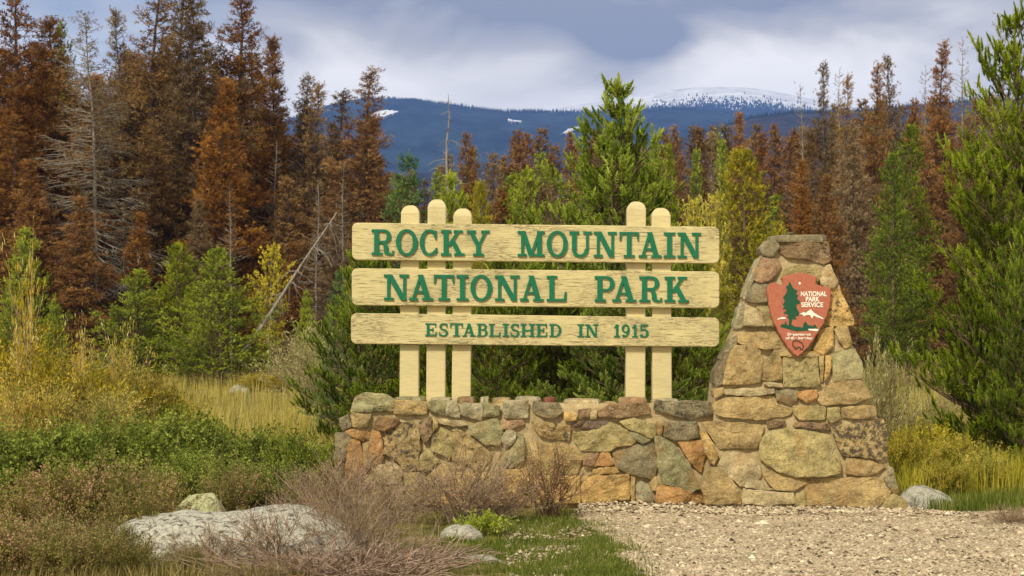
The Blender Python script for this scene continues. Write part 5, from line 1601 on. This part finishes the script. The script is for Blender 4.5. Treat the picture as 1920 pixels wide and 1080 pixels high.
# ------------------------------------------------------------------ shrubs
def shrub(seed, H=1.0, R=0.8, stems=60, forks=5, leaf=(0.04, 0.015), nleaf=6000, zone=(0.35, 1.0), tint=(0.2, 0.9), stem_r=0.008, lean=0.5, wander=0.08, up=0.3, leafdir=0.4, twist=0.0):
    rng = np.random.default_rng(seed)
    wood, fol = Bag(), Bag()
    k = 7
    az = rng.uniform(0, 6.283, stems); rr = R * np.sqrt(rng.uniform(0.02, 1, stems)); hh = H * rng.uniform(0.55, 1.0, stems) * (1 - 0.35 * (rr / R) ** 2)
    s = np.linspace(0, 1, k)
    b0 = rng.normal(0, 0.12 * R, (stems, 2))
    px = b0[:, 0:1] + np.cos(az)[:, None] * rr[:, None] * s ** (1 + lean * 0.3)
    py = b0[:, 1:2] + np.sin(az)[:, None] * rr[:, None] * s ** (1 + lean * 0.3)
    pz = hh[:, None] * s ** (1 - up * 0.4)
    paths = np.stack([px, py, pz], -1) + np.cumsum(rng.normal(0, wander * H / k, (stems, k, 3)), 1) * s[None, :, None] * 2
    paths[..., 2] = np.maximum(paths[..., 2], 0.01)
    rad = stem_r * rng.uniform(0.5, 1.2, (stems, 1)) * np.linspace(1, 0.35, k)[None]
    V, F = tubes(paths, rad, 3); wood.add(V, F)
    allp = [paths]
    src = rng.integers(0, stems, stems * forks); si = rng.integers(2, k - 1, stems * forks)
    p0 = paths[src, si]; d0 = unit(paths[src, np.minimum(si + 1, k - 1)] - p0)
    d = unit(d0 + rng.normal(0, 0.45, d0.shape)); ln = H * rng.uniform(0.12, 0.34, (len(src), 1, 1))
    u = np.linspace(0, 1, 5)[None, :, None]
    tw = p0[:, None] + d[:, None] * ln * u + np.array([0, 0, up * 0.35]) * ln * u ** 2 + np.cumsum(rng.normal(0, wander * H * 0.06, (len(src), 5, 3)), 1) * u
    V, F = tubes(tw, stem_r * 0.45 * np.tile(np.linspace(1, 0.4, 5), (len(src), 1)), 3); wood.add(V, F)
    if nleaf:
        i = rng.integers(0, len(tw), nleaf); t = rng.integers(1, 5, nleaf)
        pos = tw[i, t] + rng.normal(0, leaf[0] * 0.55, (nleaf, 3))
        keep = (pos[:, 2] > zone[0] * H * 0.8 * rng.uniform(0.2, 1, nleaf))
        pos = pos[keep]; ii = i[keep]
        dirs = unit(tw[ii, -1] - tw[ii, 0])
        tint_t = rng.uniform(tint[0], tint[1], len(tw))
        tt = tint_t[ii] + rng.normal(0, 0.08, len(ii))
        leaves(fol, pos, leaf[0] * rng.uniform(0.6, 1.3, len(pos)), leaf[1] * rng.uniform(0.6, 1.3, len(pos)), rng, tt, dirs, leafdir)
    return wood.mesh('stems'), (fol.mesh('foliage') if nleaf else None), H

SHR = {}
def regs(key, wm, fm, **k):
    w_, f_, H = shrub(**k)
    w_.materials.append(M[wm])
    if f_: f_.materials.append(M[fm])
    SHR[key] = (w_, f_, H)
regs('willow_a', 'twig', 'willow', seed=1, H=2.0, R=1.1, stems=110, forks=6, leaf=(0.085, 0.022), nleaf=19000, zone=(0.05, 1), stem_r=0.009, lean=0.2, up=0.8, leafdir=0.6, tint=(0.1, 0.95))
regs('willow_b', 'twig', 'willow', seed=2, H=2.0, R=1.3, stems=110, forks=6, leaf=(0.085, 0.024), nleaf=22000, zone=(0.05, 1), stem_r=0.009, lean=0.2, up=0.8, leafdir=0.6, tint=(0.1, 0.8))
regs('shoots', 'twig', 'willow', seed=3, H=2.0, R=0.5, stems=7, forks=5, leaf=(0.085, 0.020), nleaf=750, zone=(0.3, 1), stem_r=0.012, lean=0.2, up=1.0, leafdir=0.75, tint=(0.5, 1.0))
regs('yellow_a', 'twig', 'yellow', seed=4, H=1.2, R=0.85, stems=90, forks=6, leaf=(0.055, 0.026), nleaf=22000, zone=(0.0, 1), stem_r=0.008, lean=0.3, up=0.7, leafdir=0.5, tint=(0.05, 0.95))
regs('pale_a', 'twig', 'paleleaf', seed=5, H=1.5, R=0.9, stems=90, forks=6, leaf=(0.06, 0.016), nleaf=9000, zone=(0.2, 1), stem_r=0.008, lean=0.3, up=0.8, leafdir=0.6, tint=(0.1, 0.95))
regs('juniper_a', 'twig_dark', 'juniper', seed=6, H=0.65, R=0.95, stems=130, forks=8, leaf=(0.034, 0.020), nleaf=26000, zone=(0.05, 1), stem_r=0.006, lean=0.0, up=0.6, leafdir=0.4, tint=(0.15, 0.8))
regs('juniper_b', 'twig_dark', 'juniper', seed=7, H=0.75, R=0.8, stems=120, forks=8, leaf=(0.034, 0.020), nleaf=24000, zone=(0.05, 1), stem_r=0.006, lean=0.0, up=0.6, leafdir=0.4, tint=(0.2, 0.9))
regs('red_a', 'twig_dark', 'redleaf', seed=8, H=0.9, R=0.6, stems=80, forks=7, leaf=(0.034, 0.020), nleaf=10000, zone=(0.15, 1), stem_r=0.004, lean=0.1, up=0.8, leafdir=0.4, tint=(0.05, 0.95), wander=0.12)
regs('red_b', 'twig_dark', 'redleaf', seed=9, H=0.8, R=0.6, stems=80, forks=7, leaf=(0.028, 0.017), nleaf=8500, zone=(0.15, 1), stem_r=0.004, lean=0.1, up=0.8, leafdir=0.4, tint=(0.0, 0.8), wander=0.12)
regs('dry_a', 'twig', 'redleaf', seed=10, H=0.95, R=0.95, stems=95, forks=7, leaf=(0.018, 0.010), nleaf=3500, zone=(0.3, 1), stem_r=0.0068, lean=0.1, up=0.5, leafdir=0.4, tint=(0.1, 0.8), wander=0.22)
regs('dry_b', 'twig', 'redleaf', seed=11, H=0.6, R=0.5, stems=70, forks=8, leaf=(0.018, 0.009), nleaf=2000, zone=(0.3, 1), stem_r=0.006, lean=0.1, up=0.6, leafdir=0.4, tint=(0.3, 0.9), wander=0.2)
regs('flat_twigs', 'twig', None, seed=12, H=0.28, R=1.15, stems=130, forks=4, nleaf=0, stem_r=0.0085, lean=-0.5, up=0.2, wander=0.4)
regs('berry', 'twig_dark', 'redleaf', seed=13, H=0.8, R=0.48, stems=34, forks=9, leaf=(0.024, 0.012), nleaf=2300, zone=(0.3, 1), stem_r=0.008, lean=0.3, up=0.8, leafdir=0.4, tint=(0.4, 1.0), wander=0.10)
regs('rosette', 'twig', 'juniper', seed=14, H=0.25, R=0.3, stems=30, forks=4, leaf=(0.05, 0.02), nleaf=900, zone=(0.0, 1), stem_r=0.003, up=0.6, tint=(0.5, 1.0))

def place_shrub(key, px, py, Y, label, name='shrub', group=None, wmul=1.0, rot=None, cat='shrub'):
    w_, f_, H = SHR[key]
    x = X(px, Y); top = at(px, py, Y).z; g = ground_z(x, Y) - 0.02
    s = (top - g) / H
    o = empty(name, (x, Y, g), label, cat, group)
    o.rotation_euler = (0, 0, trng.uniform(0, 6.28) if rot is None else rot)
    o.scale = (s * wmul, s * wmul, s)
    link('stems', w_, None, o)
    if f_: link('foliage', f_, None, o)
    return o

for key, px, py, Y, lab, wm in (
    ('willow_a', 20, 628, 24.5, 'tall yellow willow bush at the outermost edge, under the long shoots', 1.0),
    ('willow_b', 110, 668, 23.5, 'broad olive yellow willow bush, second from the picture edge', 1.0),
    ('willow_a', 200, 672, 25.5, 'willow bush with many upright bare tips before the bushy pines', 1.0),
    ('willow_b', 268, 698, 24.5, 'orange tinted willow bush next to the meadow grass', 0.85),
    ('willow_b', 330, 745, 26.0, 'lowest willow bush reaching into the golden meadow', 0.8),
    ('willow_a', 60, 720, 21.5, 'lower yellow willow bush in front of the tall ones', 1.0),
    ('willow_b', 190, 735, 21.8, 'lower orange and olive willow bush above the junipers', 1.1)):
    place_shrub(key, px, py, Y, lab, 'willow_bush', 'yellow willow bushes', wm)
for px, lab, wm in ((485, 'orange gold mound of bushes below the leaning trunk', 1.6), (525, 'smaller gold bush beside the orange gold mound', 1.3)):
    place_shrub('willow_b', px, 700, 58, lab, 'willow_bush', 'gold bushes on the meadow', wm)
for px, py, lab in ((45, 455, 'tallest willow shoots with yellow leaf tips'), (150, 600, 'thin upright willow shoots over the olive bush')):
    place_shrub('shoots', px, py, 23.0 + (px % 7) * 0.1, lab, 'willow_shoots', 'yellow willow bushes', 0.28)
for px, py, lab in ((225, 612, 'slender shoots before the lowest bushy pine'), (322, 690, 'pinkish shoots at the meadow end of the willows')):
    place_shrub('shoots', px, py, 24.6, lab, 'willow_shoots', 'yellow willow bushes', 0.4)
for key, px, py, Y, lab, wm in (
    ('juniper_a', 15, 800, 18.2, 'green juniper bush at the outermost edge below the willows', 1.1),
    ('juniper_b', 120, 812, 18.0, 'green juniper bush with yellow flowers below the willows', 1.1),
    ('juniper_a', 235, 786, 18.6, 'rounded green juniper bush behind the reddish brown shrubs', 1.0),
    ('juniper_b', 325, 776, 19.0, 'highest rounded green juniper bush above the white boulder', 0.8),
    ('juniper_a', 420, 806, 18.8, 'bright green juniper bush in the middle of the row', 0.75),
    ('juniper_b', 505, 805, 18.9, 'green juniper bush with grey tips before the meadow', 0.9),
    ('juniper_a', 575, 830, 18.6, 'last green juniper bush before the wall end', 0.75),
    ('juniper_b', 380, 850, 17.2, 'low green juniper bush right behind the lichened small boulder', 0.9),
    ('juniper_a', 500, 868, 17.0, 'low green juniper bush behind the white boulder', 0.8)):
    place_shrub(key, px, py, Y, lab, 'juniper_bush', 'green juniper bushes', wm)
for key, px, py, Y, lab, wm in (
    ('red_a', 28, 905, 13.6, 'red brown shrub at the bottom corner of the picture', 1.0),
    ('red_a', 118, 865, 14.2, 'tallest red brown shrub with pinkish leaf tips', 0.95),
    ('red_b', 190, 858, 14.6, 'red brown shrub with reddish top before the juniper bushes', 0.95),
    ('red_b', 255, 905, 13.6, 'red brown shrub overlapping the end of the white boulder', 0.9),
    ('red_b', 75, 960, 12.8, 'low olive brown shrub in front of the tallest red brown one', 1.0),
    ('red_b', 195, 970, 12.8, 'low brown shrub beside the end of the white boulder', 1.0),
    ('red_b', 305, 985, 13.0, 'sparse brown shrub leaning on the front of the white boulder', 0.75),
    ('red_a', 290, 880, 16.0, 'dark red leaved shrub between juniper and white boulder', 0.75),
    ('red_a', 20, 965, 12.2, 'low red brown shrub filling the very corner of the picture', 1.2),
    ('red_b', 130, 985, 12.1, 'low brown shrub along the bottom edge', 1.2),
    ('red_b', 250, 1000, 12.15, 'low brown shrub along the bottom edge before the white boulder', 1.1),
    ('red_b', 350, 1020, 12.3, 'sparse low brown shrub under the middle of the white boulder', 0.9),
    ('dry_b', 400, 985, 12.7, 'thin dry twigs before the middle of the white boulder', 1.2),
    ('dry_b', 520, 950, 12.8, 'thin dry twigs rising across the end of the white boulder', 1.2),
    ('red_b', 440, 872, 16.2, 'mixed green and pink shrub behind the white boulder', 0.9)):
    place_shrub(key, px, py, Y, lab, 'brown_shrub', 'red brown shrubs', wm)
for key, px, py, Y, lab, wm in (
    ('dry_a', 665, 872, 13.1, 'large dead twiggy shrub in the foreground before the wall', 0.85),
    ('flat_twigs', 560, 1015, 12.3, 'mat of grey twigs under the front of the white boulder', 0.9),
    ('flat_twigs', 690, 1012, 12.2, 'mat of thick pale twigs along the bottom edge', 0.8),
    ('flat_twigs', 640, 1005, 12.75, 'mat of pale fallen twigs round the large dead shrub', 0.9),
    ('flat_twigs', 760, 1005, 12.9, 'mat of pale fallen twigs reaching towards the grass', 0.8),
    ('dry_a', 600, 905, 15.0, 'fine stemmed dry shrub between white boulder and wall end', 0.8),
    ('dry_b', 650, 850, 16.9, 'dry olive shrub against the orange end stones of the wall', 1.2),
    ('dry_a', 745, 868, 16.2, 'fine dry brush in front of the mottled wall stones', 0.8),
    ('dry_b', 872, 842, 15.9, 'grey dead shrub with a long dark branch before the wall', 0.95),
    ('dry_b', 930, 880, 16.4, 'low reddish dry shrub between the two dead shrubs', 1.0),
    ('berry', 1028, 832, 16.7, 'upright dark stemmed shrub with red leaves before the gold wall stone', 1.0),
    ('dry_b', 1890, 950, 16.3, 'low rusty ground cover at the gravel edge under the close pine', 2.5),
    ('dry_b', 560, 880, 16.6, 'thin brown shrub between the juniper bushes and the wall', 1.0)):
    place_shrub(key, px, py, Y, lab, 'dry_shrub', 'dry shrubs before the wall', wm)
for key, px, py, Y, lab, wm in (
    ('yellow_a', 1740, 800, 21.0, 'largest bright yellow shrub right of the stone pier', 1.0),
    ('yellow_a', 1700, 812, 19.6, 'bright yellow shrub touching the foot of the stone pier', 0.6),
    ('yellow_a', 1800, 820, 20.0, 'yellow shrub under the boughs of the big close pine', 0.9),
    ('yellow_a', 1775, 868, 18.6, 'low yellow green shrub behind the grey rock by the pier', 0.9),
    ('yellow_a', 1850, 850, 18.9, 'low yellow green shrub at the dark foot of the close pine', 0.9),
    ('pale_a', 1640, 650, 22.5, 'pale grey green shrub with bare twigs at the pier edge', 0.5),
    ('pale_a', 1690, 752, 24.0, 'pale straw shrub behind the bright yellow ones', 1.0),
    ('pale_a', 1760, 738, 27.0, 'pale feathery shrub in the golden grass', 1.0),
    ('pale_a', 590, 612, 47.0, 'pale yellow bush by the leaning trunk and dark spruce', 1.0),
    ('pale_a', 625, 650, 44.0, 'smaller pale yellow bush below the leaning trunk', 0.9),
    ('rosette', 900, 962, 15.2, 'small green leafy plant under the grey dead shrub', 1.0)):
    place_shrub(key, px, py, Y, lab, 'leafy_shrub', 'yellow and pale shrubs', wm)

# ------------------------------------------------------------------ rocks
def mat_lichen_rock(name, pale, mid, dark, s=12):
    m, nt, N, L = new_mat(name)
    out = N('ShaderNodeOutputMaterial'); bs = N('ShaderNodeBsdfPrincipled')
    bs.inputs['Roughness'].default_value = 0.95; bs.inputs['Specular IOR Level'].default_value = 0.15
    geo = N('ShaderNodeNewGeometry')
    def nz(sc, d=7, r=0.65, di=0.0):
        n = N('ShaderNodeTexNoise'); n.inputs['Scale'].default_value = sc; n.inputs['Detail'].default_value = d
        n.inputs['Roughness'].default_value = r; n.inputs['Distortion'].default_value = di
        L(geo.outputs['Position'], n.inputs['Vector']); return n.outputs['Fac']
    cr = N('ShaderNodeValToRGB'); e = cr.color_ramp.elements
    e[0].position, e[0].color = 0.40, (*dark, 1)
    e[1].position, e[1].color = 0.53, (*pale, 1)
    k = e.new(0.46); k.color = (*mid, 1)
    L(nz(s, 10, 0.75, 0.5), cr.inputs['Fac'])
    vo = N('ShaderNodeTexVoronoi'); vo.feature = 'DISTANCE_TO_EDGE'; vo.inputs['Scale'].default_value = s * 1.1
    nv = N('ShaderNodeTexNoise'); nv.inputs['Scale'].default_value = s * 0.8
    L(geo.outputs['Position'], nv.inputs['Vector'])
    vm = N('ShaderNodeMix'); vm.data_type = 'VECTOR'; vm.inputs['Factor'].default_value = 0.12
    L(geo.outputs['Position'], vm.inputs['A']); L(nv.outputs['Color'], vm.inputs['B']); L(vm.outputs['Result'], vo.inputs['Vector'])
    cr2 = N('ShaderNodeMapRange'); cr2.inputs['From Max'].default_value = 0.05
    cr2.inputs['To Min'].default_value = 0.72
    L(vo.outputs['Distance'], cr2.inputs['Value'])
    sc_ = N('ShaderNodeVectorMath'); sc_.operation = 'SCALE'
    L(cr.outputs[0], sc_.inputs[0]); L(cr2.outputs[0], sc_.inputs['Scale'])
    L(sc_.outputs[0], bs.inputs['Base Color'])
    b = N('ShaderNodeBump'); b.inputs['Strength'].default_value = 0.8; b.inputs['Distance'].default_value = 0.02
    ad = N('ShaderNodeMath'); ad.operation = 'MULTIPLY_ADD'; ad.inputs[1].default_value = 0.6
    L(cr2.outputs[0], ad.inputs[0]); L(nz(s * 2), ad.inputs[2])
    L(ad.outputs[0], b.inputs['Height']); L(b.outputs[0], bs.inputs['Normal'])
    L(bs.outputs[0], out.inputs['Surface'])
    return m
M['white_rock'] = mat_lichen_rock('white_lichen_rock', (0.50, 0.47, 0.36), (0.36, 0.34, 0.27), (0.075, 0.07, 0.055), 17)
M['green_rock'] = mat_lichen_rock('lichened_rock', (0.46, 0.45, 0.22), (0.26, 0.24, 0.13), (0.10, 0.09, 0.06), 14)
M['grey_rock'] = mat_lichen_rock('grey_rock', (0.42, 0.40, 0.30), (0.28, 0.26, 0.19), (0.13, 0.12, 0.09), 9)

def rock(name, tops, Y, depth, mat, label, seed=0, foot=None):
    """tops: (px,py) along the skyline of the rock; a long lump with that ridge line, rough all over"""
    cx = X(sum(p[0] for p in tops) / len(tops), Y)
    xs = np.array([X(p[0], Y) for p in tops]); zs = np.array([at(p[0], p[1], Y).z for p in tops])
    nu, nv = 64, 26
    V, F = [], []
    for i in range(nu):
        x = xs[0] + (xs[-1] - xs[0]) * i / (nu - 1)
        e = math.sqrt(max(0.0, 1 - abs(2 * i / (nu - 1) - 1) ** 3.2))
        zt_ = float(np.interp(x, xs, zs)) * (0.25 + 0.75 * e)
        for j in range(nv):
            a = -0.12 * math.pi + 1.24 * math.pi * j / (nv - 1)
            y = -math.cos(a) * depth / 2 * (0.35 + 0.65 * e); z = math.sin(a)
            z = (abs(z) ** 0.7) * (1 if z > 0 else -1) * zt_
            q_ = Vector((x * 3.1 + seed, y * 3.1, z * 3.1))
            dn = noise.noise_vector(q_) * 0.06 * min(1.0, zt_ / 0.3 + 0.2) + noise.noise_vector(q_ * 3.2) * 0.022
            V.append((x - cx + dn.x * 0.5, y + dn.y, z + dn.z * 0.6))
    for i in range(nu - 1):
        for j in range(nv - 1):
            a = i * nv + j
            F.append((a, a + nv, a + nv + 1, a + 1))
    me = recalc(build_mesh(name, V, [np.array(F)], smooth_shade=True))
    o = link(name, me, mat, None, (cx, Y, ground_z(cx, Y)))
    tag(o, label, 'rock')
    return o
rock('boulder', [(205, 962), (235, 948), (300, 957), (350, 954), (420, 962), (480, 952), (545, 946), (600, 955), (650, 972), (715, 1000)], 13.35, 1.25, M['white_rock'], 'long white lichen covered boulder low in the foreground', 1)
rock('boulder', [(318, 955), (345, 934), (375, 926), (405, 924), (420, 938), (432, 956)], 15.1, 0.5, M['green_rock'], 'small yellow green lichened boulder just behind the long white one', 4)
rock('rock', [(1680, 928), (1700, 916), (1728, 910), (1760, 922), (1795, 938)], 17.9, 0.45, M['grey_rock'], 'pale grey pointed rock in the grass by the foot of the pier', 8)
rock('rock', [(825, 990), (845, 984), (880, 982), (905, 990)], 15.0, 0.5, M['grey_rock'], 'flat pale rock in the grass below the grey dead shrub', 12)
rock('rock', [(830, 1048), (860, 1040), (920, 1042), (945, 1050)], 13.2, 0.25, M['grey_rock'], 'thin flat slab of rock in the grass at the picture bottom', 15)
rock('rock', [(500, 694), (510, 684), (520, 684), (530, 692)], 82, 0.8, M['grey_rock'], 'grey rock on the golden mound beneath the leaning trunk', 21)
rock('rock', [(430, 742), (445, 737), (462, 739), (475, 744)], 58, 0.6, M['grey_rock'], 'low white rock at the foot of the widest bushy pine', 24)

# ------------------------------------------------------------------ grass and pebbles (stuff)
def blades(name, pts, h, w_, mat, label, rng, lean=0.35, per=3, spread=0.04, tint=(0.1, 0.9)):
    pts = np.asarray(pts); n = len(pts)
    P = np.repeat(pts, per, axis=0); P[:, :2] += rng.normal(0, spread, (len(P), 2))
    m = len(P)
    hh = np.repeat(h, per) if np.ndim(h) else np.full(m, h)
    hh = hh * rng.uniform(0.5, 1.15, m)
    ww = (np.repeat(w_, per) if np.ndim(w_) else np.full(m, w_)) * rng.uniform(0.6, 1.3, m)
    a = rng.uniform(0, 6.283, m); ld = rng.uniform(0, lean, m)[:, None] * np.stack([np.cos(a), np.sin(a)], 1)
    b = rng.uniform(0, 6.283, m); sd_ = np.stack([np.cos(b), np.sin(b), np.zeros(m)], 1) * ww[:, None] / 2
    mid = P + np.concatenate([ld * hh[:, None] * 0.35, hh[:, None] * 0.6], 1)
    tip = P + np.concatenate([ld * hh[:, None], hh[:, None]], 1)
    V = np.stack([P - sd_, P + sd_, mid + sd_ * 0.7, mid - sd_ * 0.7, tip], 1).reshape(-1, 3)
    base = np.arange(m)[:, None] * 5
    F4 = base + np.array([[0, 1, 2, 3]]); F3 = base + np.array([[3, 2, 4]])
    t0 = np.repeat(rng.uniform(tint[0], tint[1], n), per) + rng.normal(0, 0.08, m)
    T = np.repeat(t0, 5)
    me = build_mesh(name, V, [F4, F3], np.clip(T, 0, 1))
    o = link(name, me, mat)
    tag(o, label, None, None, 'stuff')
    return o

def scatter(n, y0, y1, fx, rng, cond=None, ypow=1.0):
    """points on the ground between the distances y0 and y1 within a widening wedge, thinner with distance"""
    out = []
    while len(out) < n:
        u = rng.uniform()
        Y = 1.0 / (1.0 / y0 + (1.0 / y1 - 1.0 / y0) * u) if ypow else y0 + (y1 - y0) * u
        x = rng.uniform(fx[0], fx[1]) * Y
        if cond is None or cond(x, Y):
            out.append((x, Y, ground_z(x, Y) - 0.01))
    return np.array(out)
pxof = lambda x, y: 960 + x / y * F_PX

rg = np.random.default_rng(8)
pts = scatter(28000, 20.0, 92.0, (-0.36, 0.36), rg, lambda x, y: not (y < 21 and x > -1.9 and x < 4.4))
hh = np.interp(pts[:, 1], [19, 25, 60, 92], [0.42, 0.40, 0.55, 0.7]); ww = np.interp(pts[:, 1], [19, 30, 92], [0.007, 0.012, 0.030])
pv = scatter(5000, 18.4, 34.0, (0.2, 0.36), rg, lambda x, y: pxof(x, y) > 1672)
blades('golden_verge', pv, 0.42, 0.010, M['yellow'], 'bright yellow green meadow growth beyond the pier', rg, 0.4, 3, 0.06, (0.15, 0.75))
blades('meadow_grass', pts, hh, ww, M['gold_grass'], 'tall golden meadow grass between shrubs and trees', rg, 0.35, 3, 0.12, (0.2, 0.9))
def side_cond(x, y):
    p = pxof(x, y)
    return p > 1670 and not in_gravel(x, y)
pts = scatter(5000, 16.6, 21.0, (0.2, 0.36), rg, side_cond)
blades('verge_grass', pts, 0.15, 0.008, M['green_grass'], 'green and straw grass at the foot of the pier and the close pine', rg, 0.4, 3, 0.03, (0.1, 0.9))
# green turf patch in front of the berry shrub
def turf(x, y):
    if in_gravel(x, y): 
        d_ = x - gravel_left_x(y) - edge_wob(y)
        return rg.uniform() < 0.6 * math.exp(-d_ / 0.09) and noise.noise(Vector((x * 5, y * 5, 2))) > -0.1
    p = pxof(x, y); py = HOR + CAMZ * F_PX / y
    k = noise.noise(Vector((x * 2.1, y * 1.1, 4)))
    return p > 835 + 60 * k and py > 945 and (k > -0.05 or rg.uniform() < 0.2)
pts = scatter(9000, 11.6, 17.4, (-0.08, 0.12), rg, turf)
blades('green_turf', pts, 0.065, 0.0065, M['green_grass'], 'short green grass patch beside the gravel', rg, 0.6, 3, 0.025, (0.1, 0.85))
def brush(x, y):
    p = pxof(x, y)
    return (p < 560 or (p < 850 and rg.uniform() < 0.45) or (p < 1090 and y > 16.2 and rg.uniform() < 0.4)) and not in_gravel(x, y) and not (17.5 < y < 18.5 and p > 625)
pts = scatter(8000, 11.6, 20.5, (-0.36, 0.05), rg, brush)
blades('dry_grass', pts, np.where(pts[:, 0] / pts[:, 1] > -0.12, 0.10, 0.17), 0.006, M['dry_grass'], 'dry straw and olive grass under the foreground shrubs', rg, 0.6, 3, 0.03, (0.0, 0.95))
pts = scatter(700, 12.2, 13.2, (-0.28, -0.235), rg)
blades('bright_grass', pts, 0.22, 0.006, M['green_grass'], 'bright yellow green grass at the bottom edge by the boulder', rg, 0.5, 3, 0.02, (0.4, 1.0))

def pebbles(name, pts, size, mat, label, rng):
    n = len(pts)
    base = np.array([(1, 0, 0), (0, 1, 0), (-1, 0, 0), (0, -1, 0), (0, 0, 0.75), (0, 0, -0.4), ], float)
    fac = np.array([(0, 1, 4), (1, 2, 4), (2, 3, 4), (3, 0, 4), (1, 0, 5), (2, 1, 5), (3, 2, 5), (0, 3, 5)])
    s = size * rng.lognormal(0, 0.4, n)
    jit = rng.uniform(0.65, 1.35, (n, 6, 1)); a = rng.uniform(0, 6.28, n)
    ca, sa = np.cos(a), np.sin(a)
    B = base[None] * jit * s[:, None, None] * np.array([1, 0.75, 0.7])
    x = B[..., 0] * ca[:, None] - B[..., 1] * sa[:, None]; y = B[..., 0] * sa[:, None] + B[..., 1] * ca[:, None]
    V = np.stack([x, y, B[..., 2]], -1) + pts[:, None, :]
    F = (np.arange(n)[:, None, None] * 6 + fac[None]).reshape(-1, 3)
    T = np.repeat(rng.uniform(0, 1, n), 6)
    o = link(name, build_mesh(name, V.reshape(-1, 3), [F], T), mat)
    tag(o, label, None, None, 'stuff')
M['pebble'] = mat_leaf('pebble_stone', [(0.0, (0.05, 0.04, 0.03)), (0.2, (0.22, 0.165, 0.10)), (0.55, (0.46, 0.36, 0.22)), (0.88, (0.53, 0.44, 0.29)), (1.0, (0.74, 0.63, 0.43))], 0.0, 0.0, 3)
pts = scatter(20000, 11.6, 17.95, (-0.02, 0.36), rg, lambda x, y: in_gravel(x, y)); pts[:, 2] += 0.016
pebbles('gravel', pts, 0.0115, M['pebble'], 'loose tan and cream gravel stones in front of the pier', rg)
pts = []
while len(pts) < 5200:
    x = rg.uniform(X(1085, 17.5), X(1790, 17.5)); y = 17.66 - abs(rg.normal(0, 0.22)) - (0.14 if x > X(1300, 17.6) else 0) 
    if x > X(1690, 17.5): y -= 0.5 * smooth(X(1690, 17.5), X(1790, 17.5), x)
    pts.append((x, y, ground_z(x, y) + 0.015 + 0.05 * max(0, 1 - (17.6 - y) / 0.25) * rg.uniform()))
big = scatter(900, 11.6, 17.5, (-0.02, 0.36), rg, lambda x, y: in_gravel(x, y)); big[:, 2] += 0.014
pebbles('loose_stones', big, 0.022, M['pebble'], 'bigger loose stones lying on the gravel', rg)
pebbles('coarse_gravel', np.array(pts), 0.016, M['pebble'], 'paler coarse gravel heaped along the foot of wall and pier', rg)
pts = scatter(2600, 11.8, 16.8, (-0.05, 0.09), rg, lambda x, y: not in_gravel(x, y) and x > gravel_left_x(y) - 0.9); pts[:, 2] += 0.02
pebbles('stray_gravel', pts, 0.013, M['pebble'], 'stray pale stones scattered in the green turf', rg)
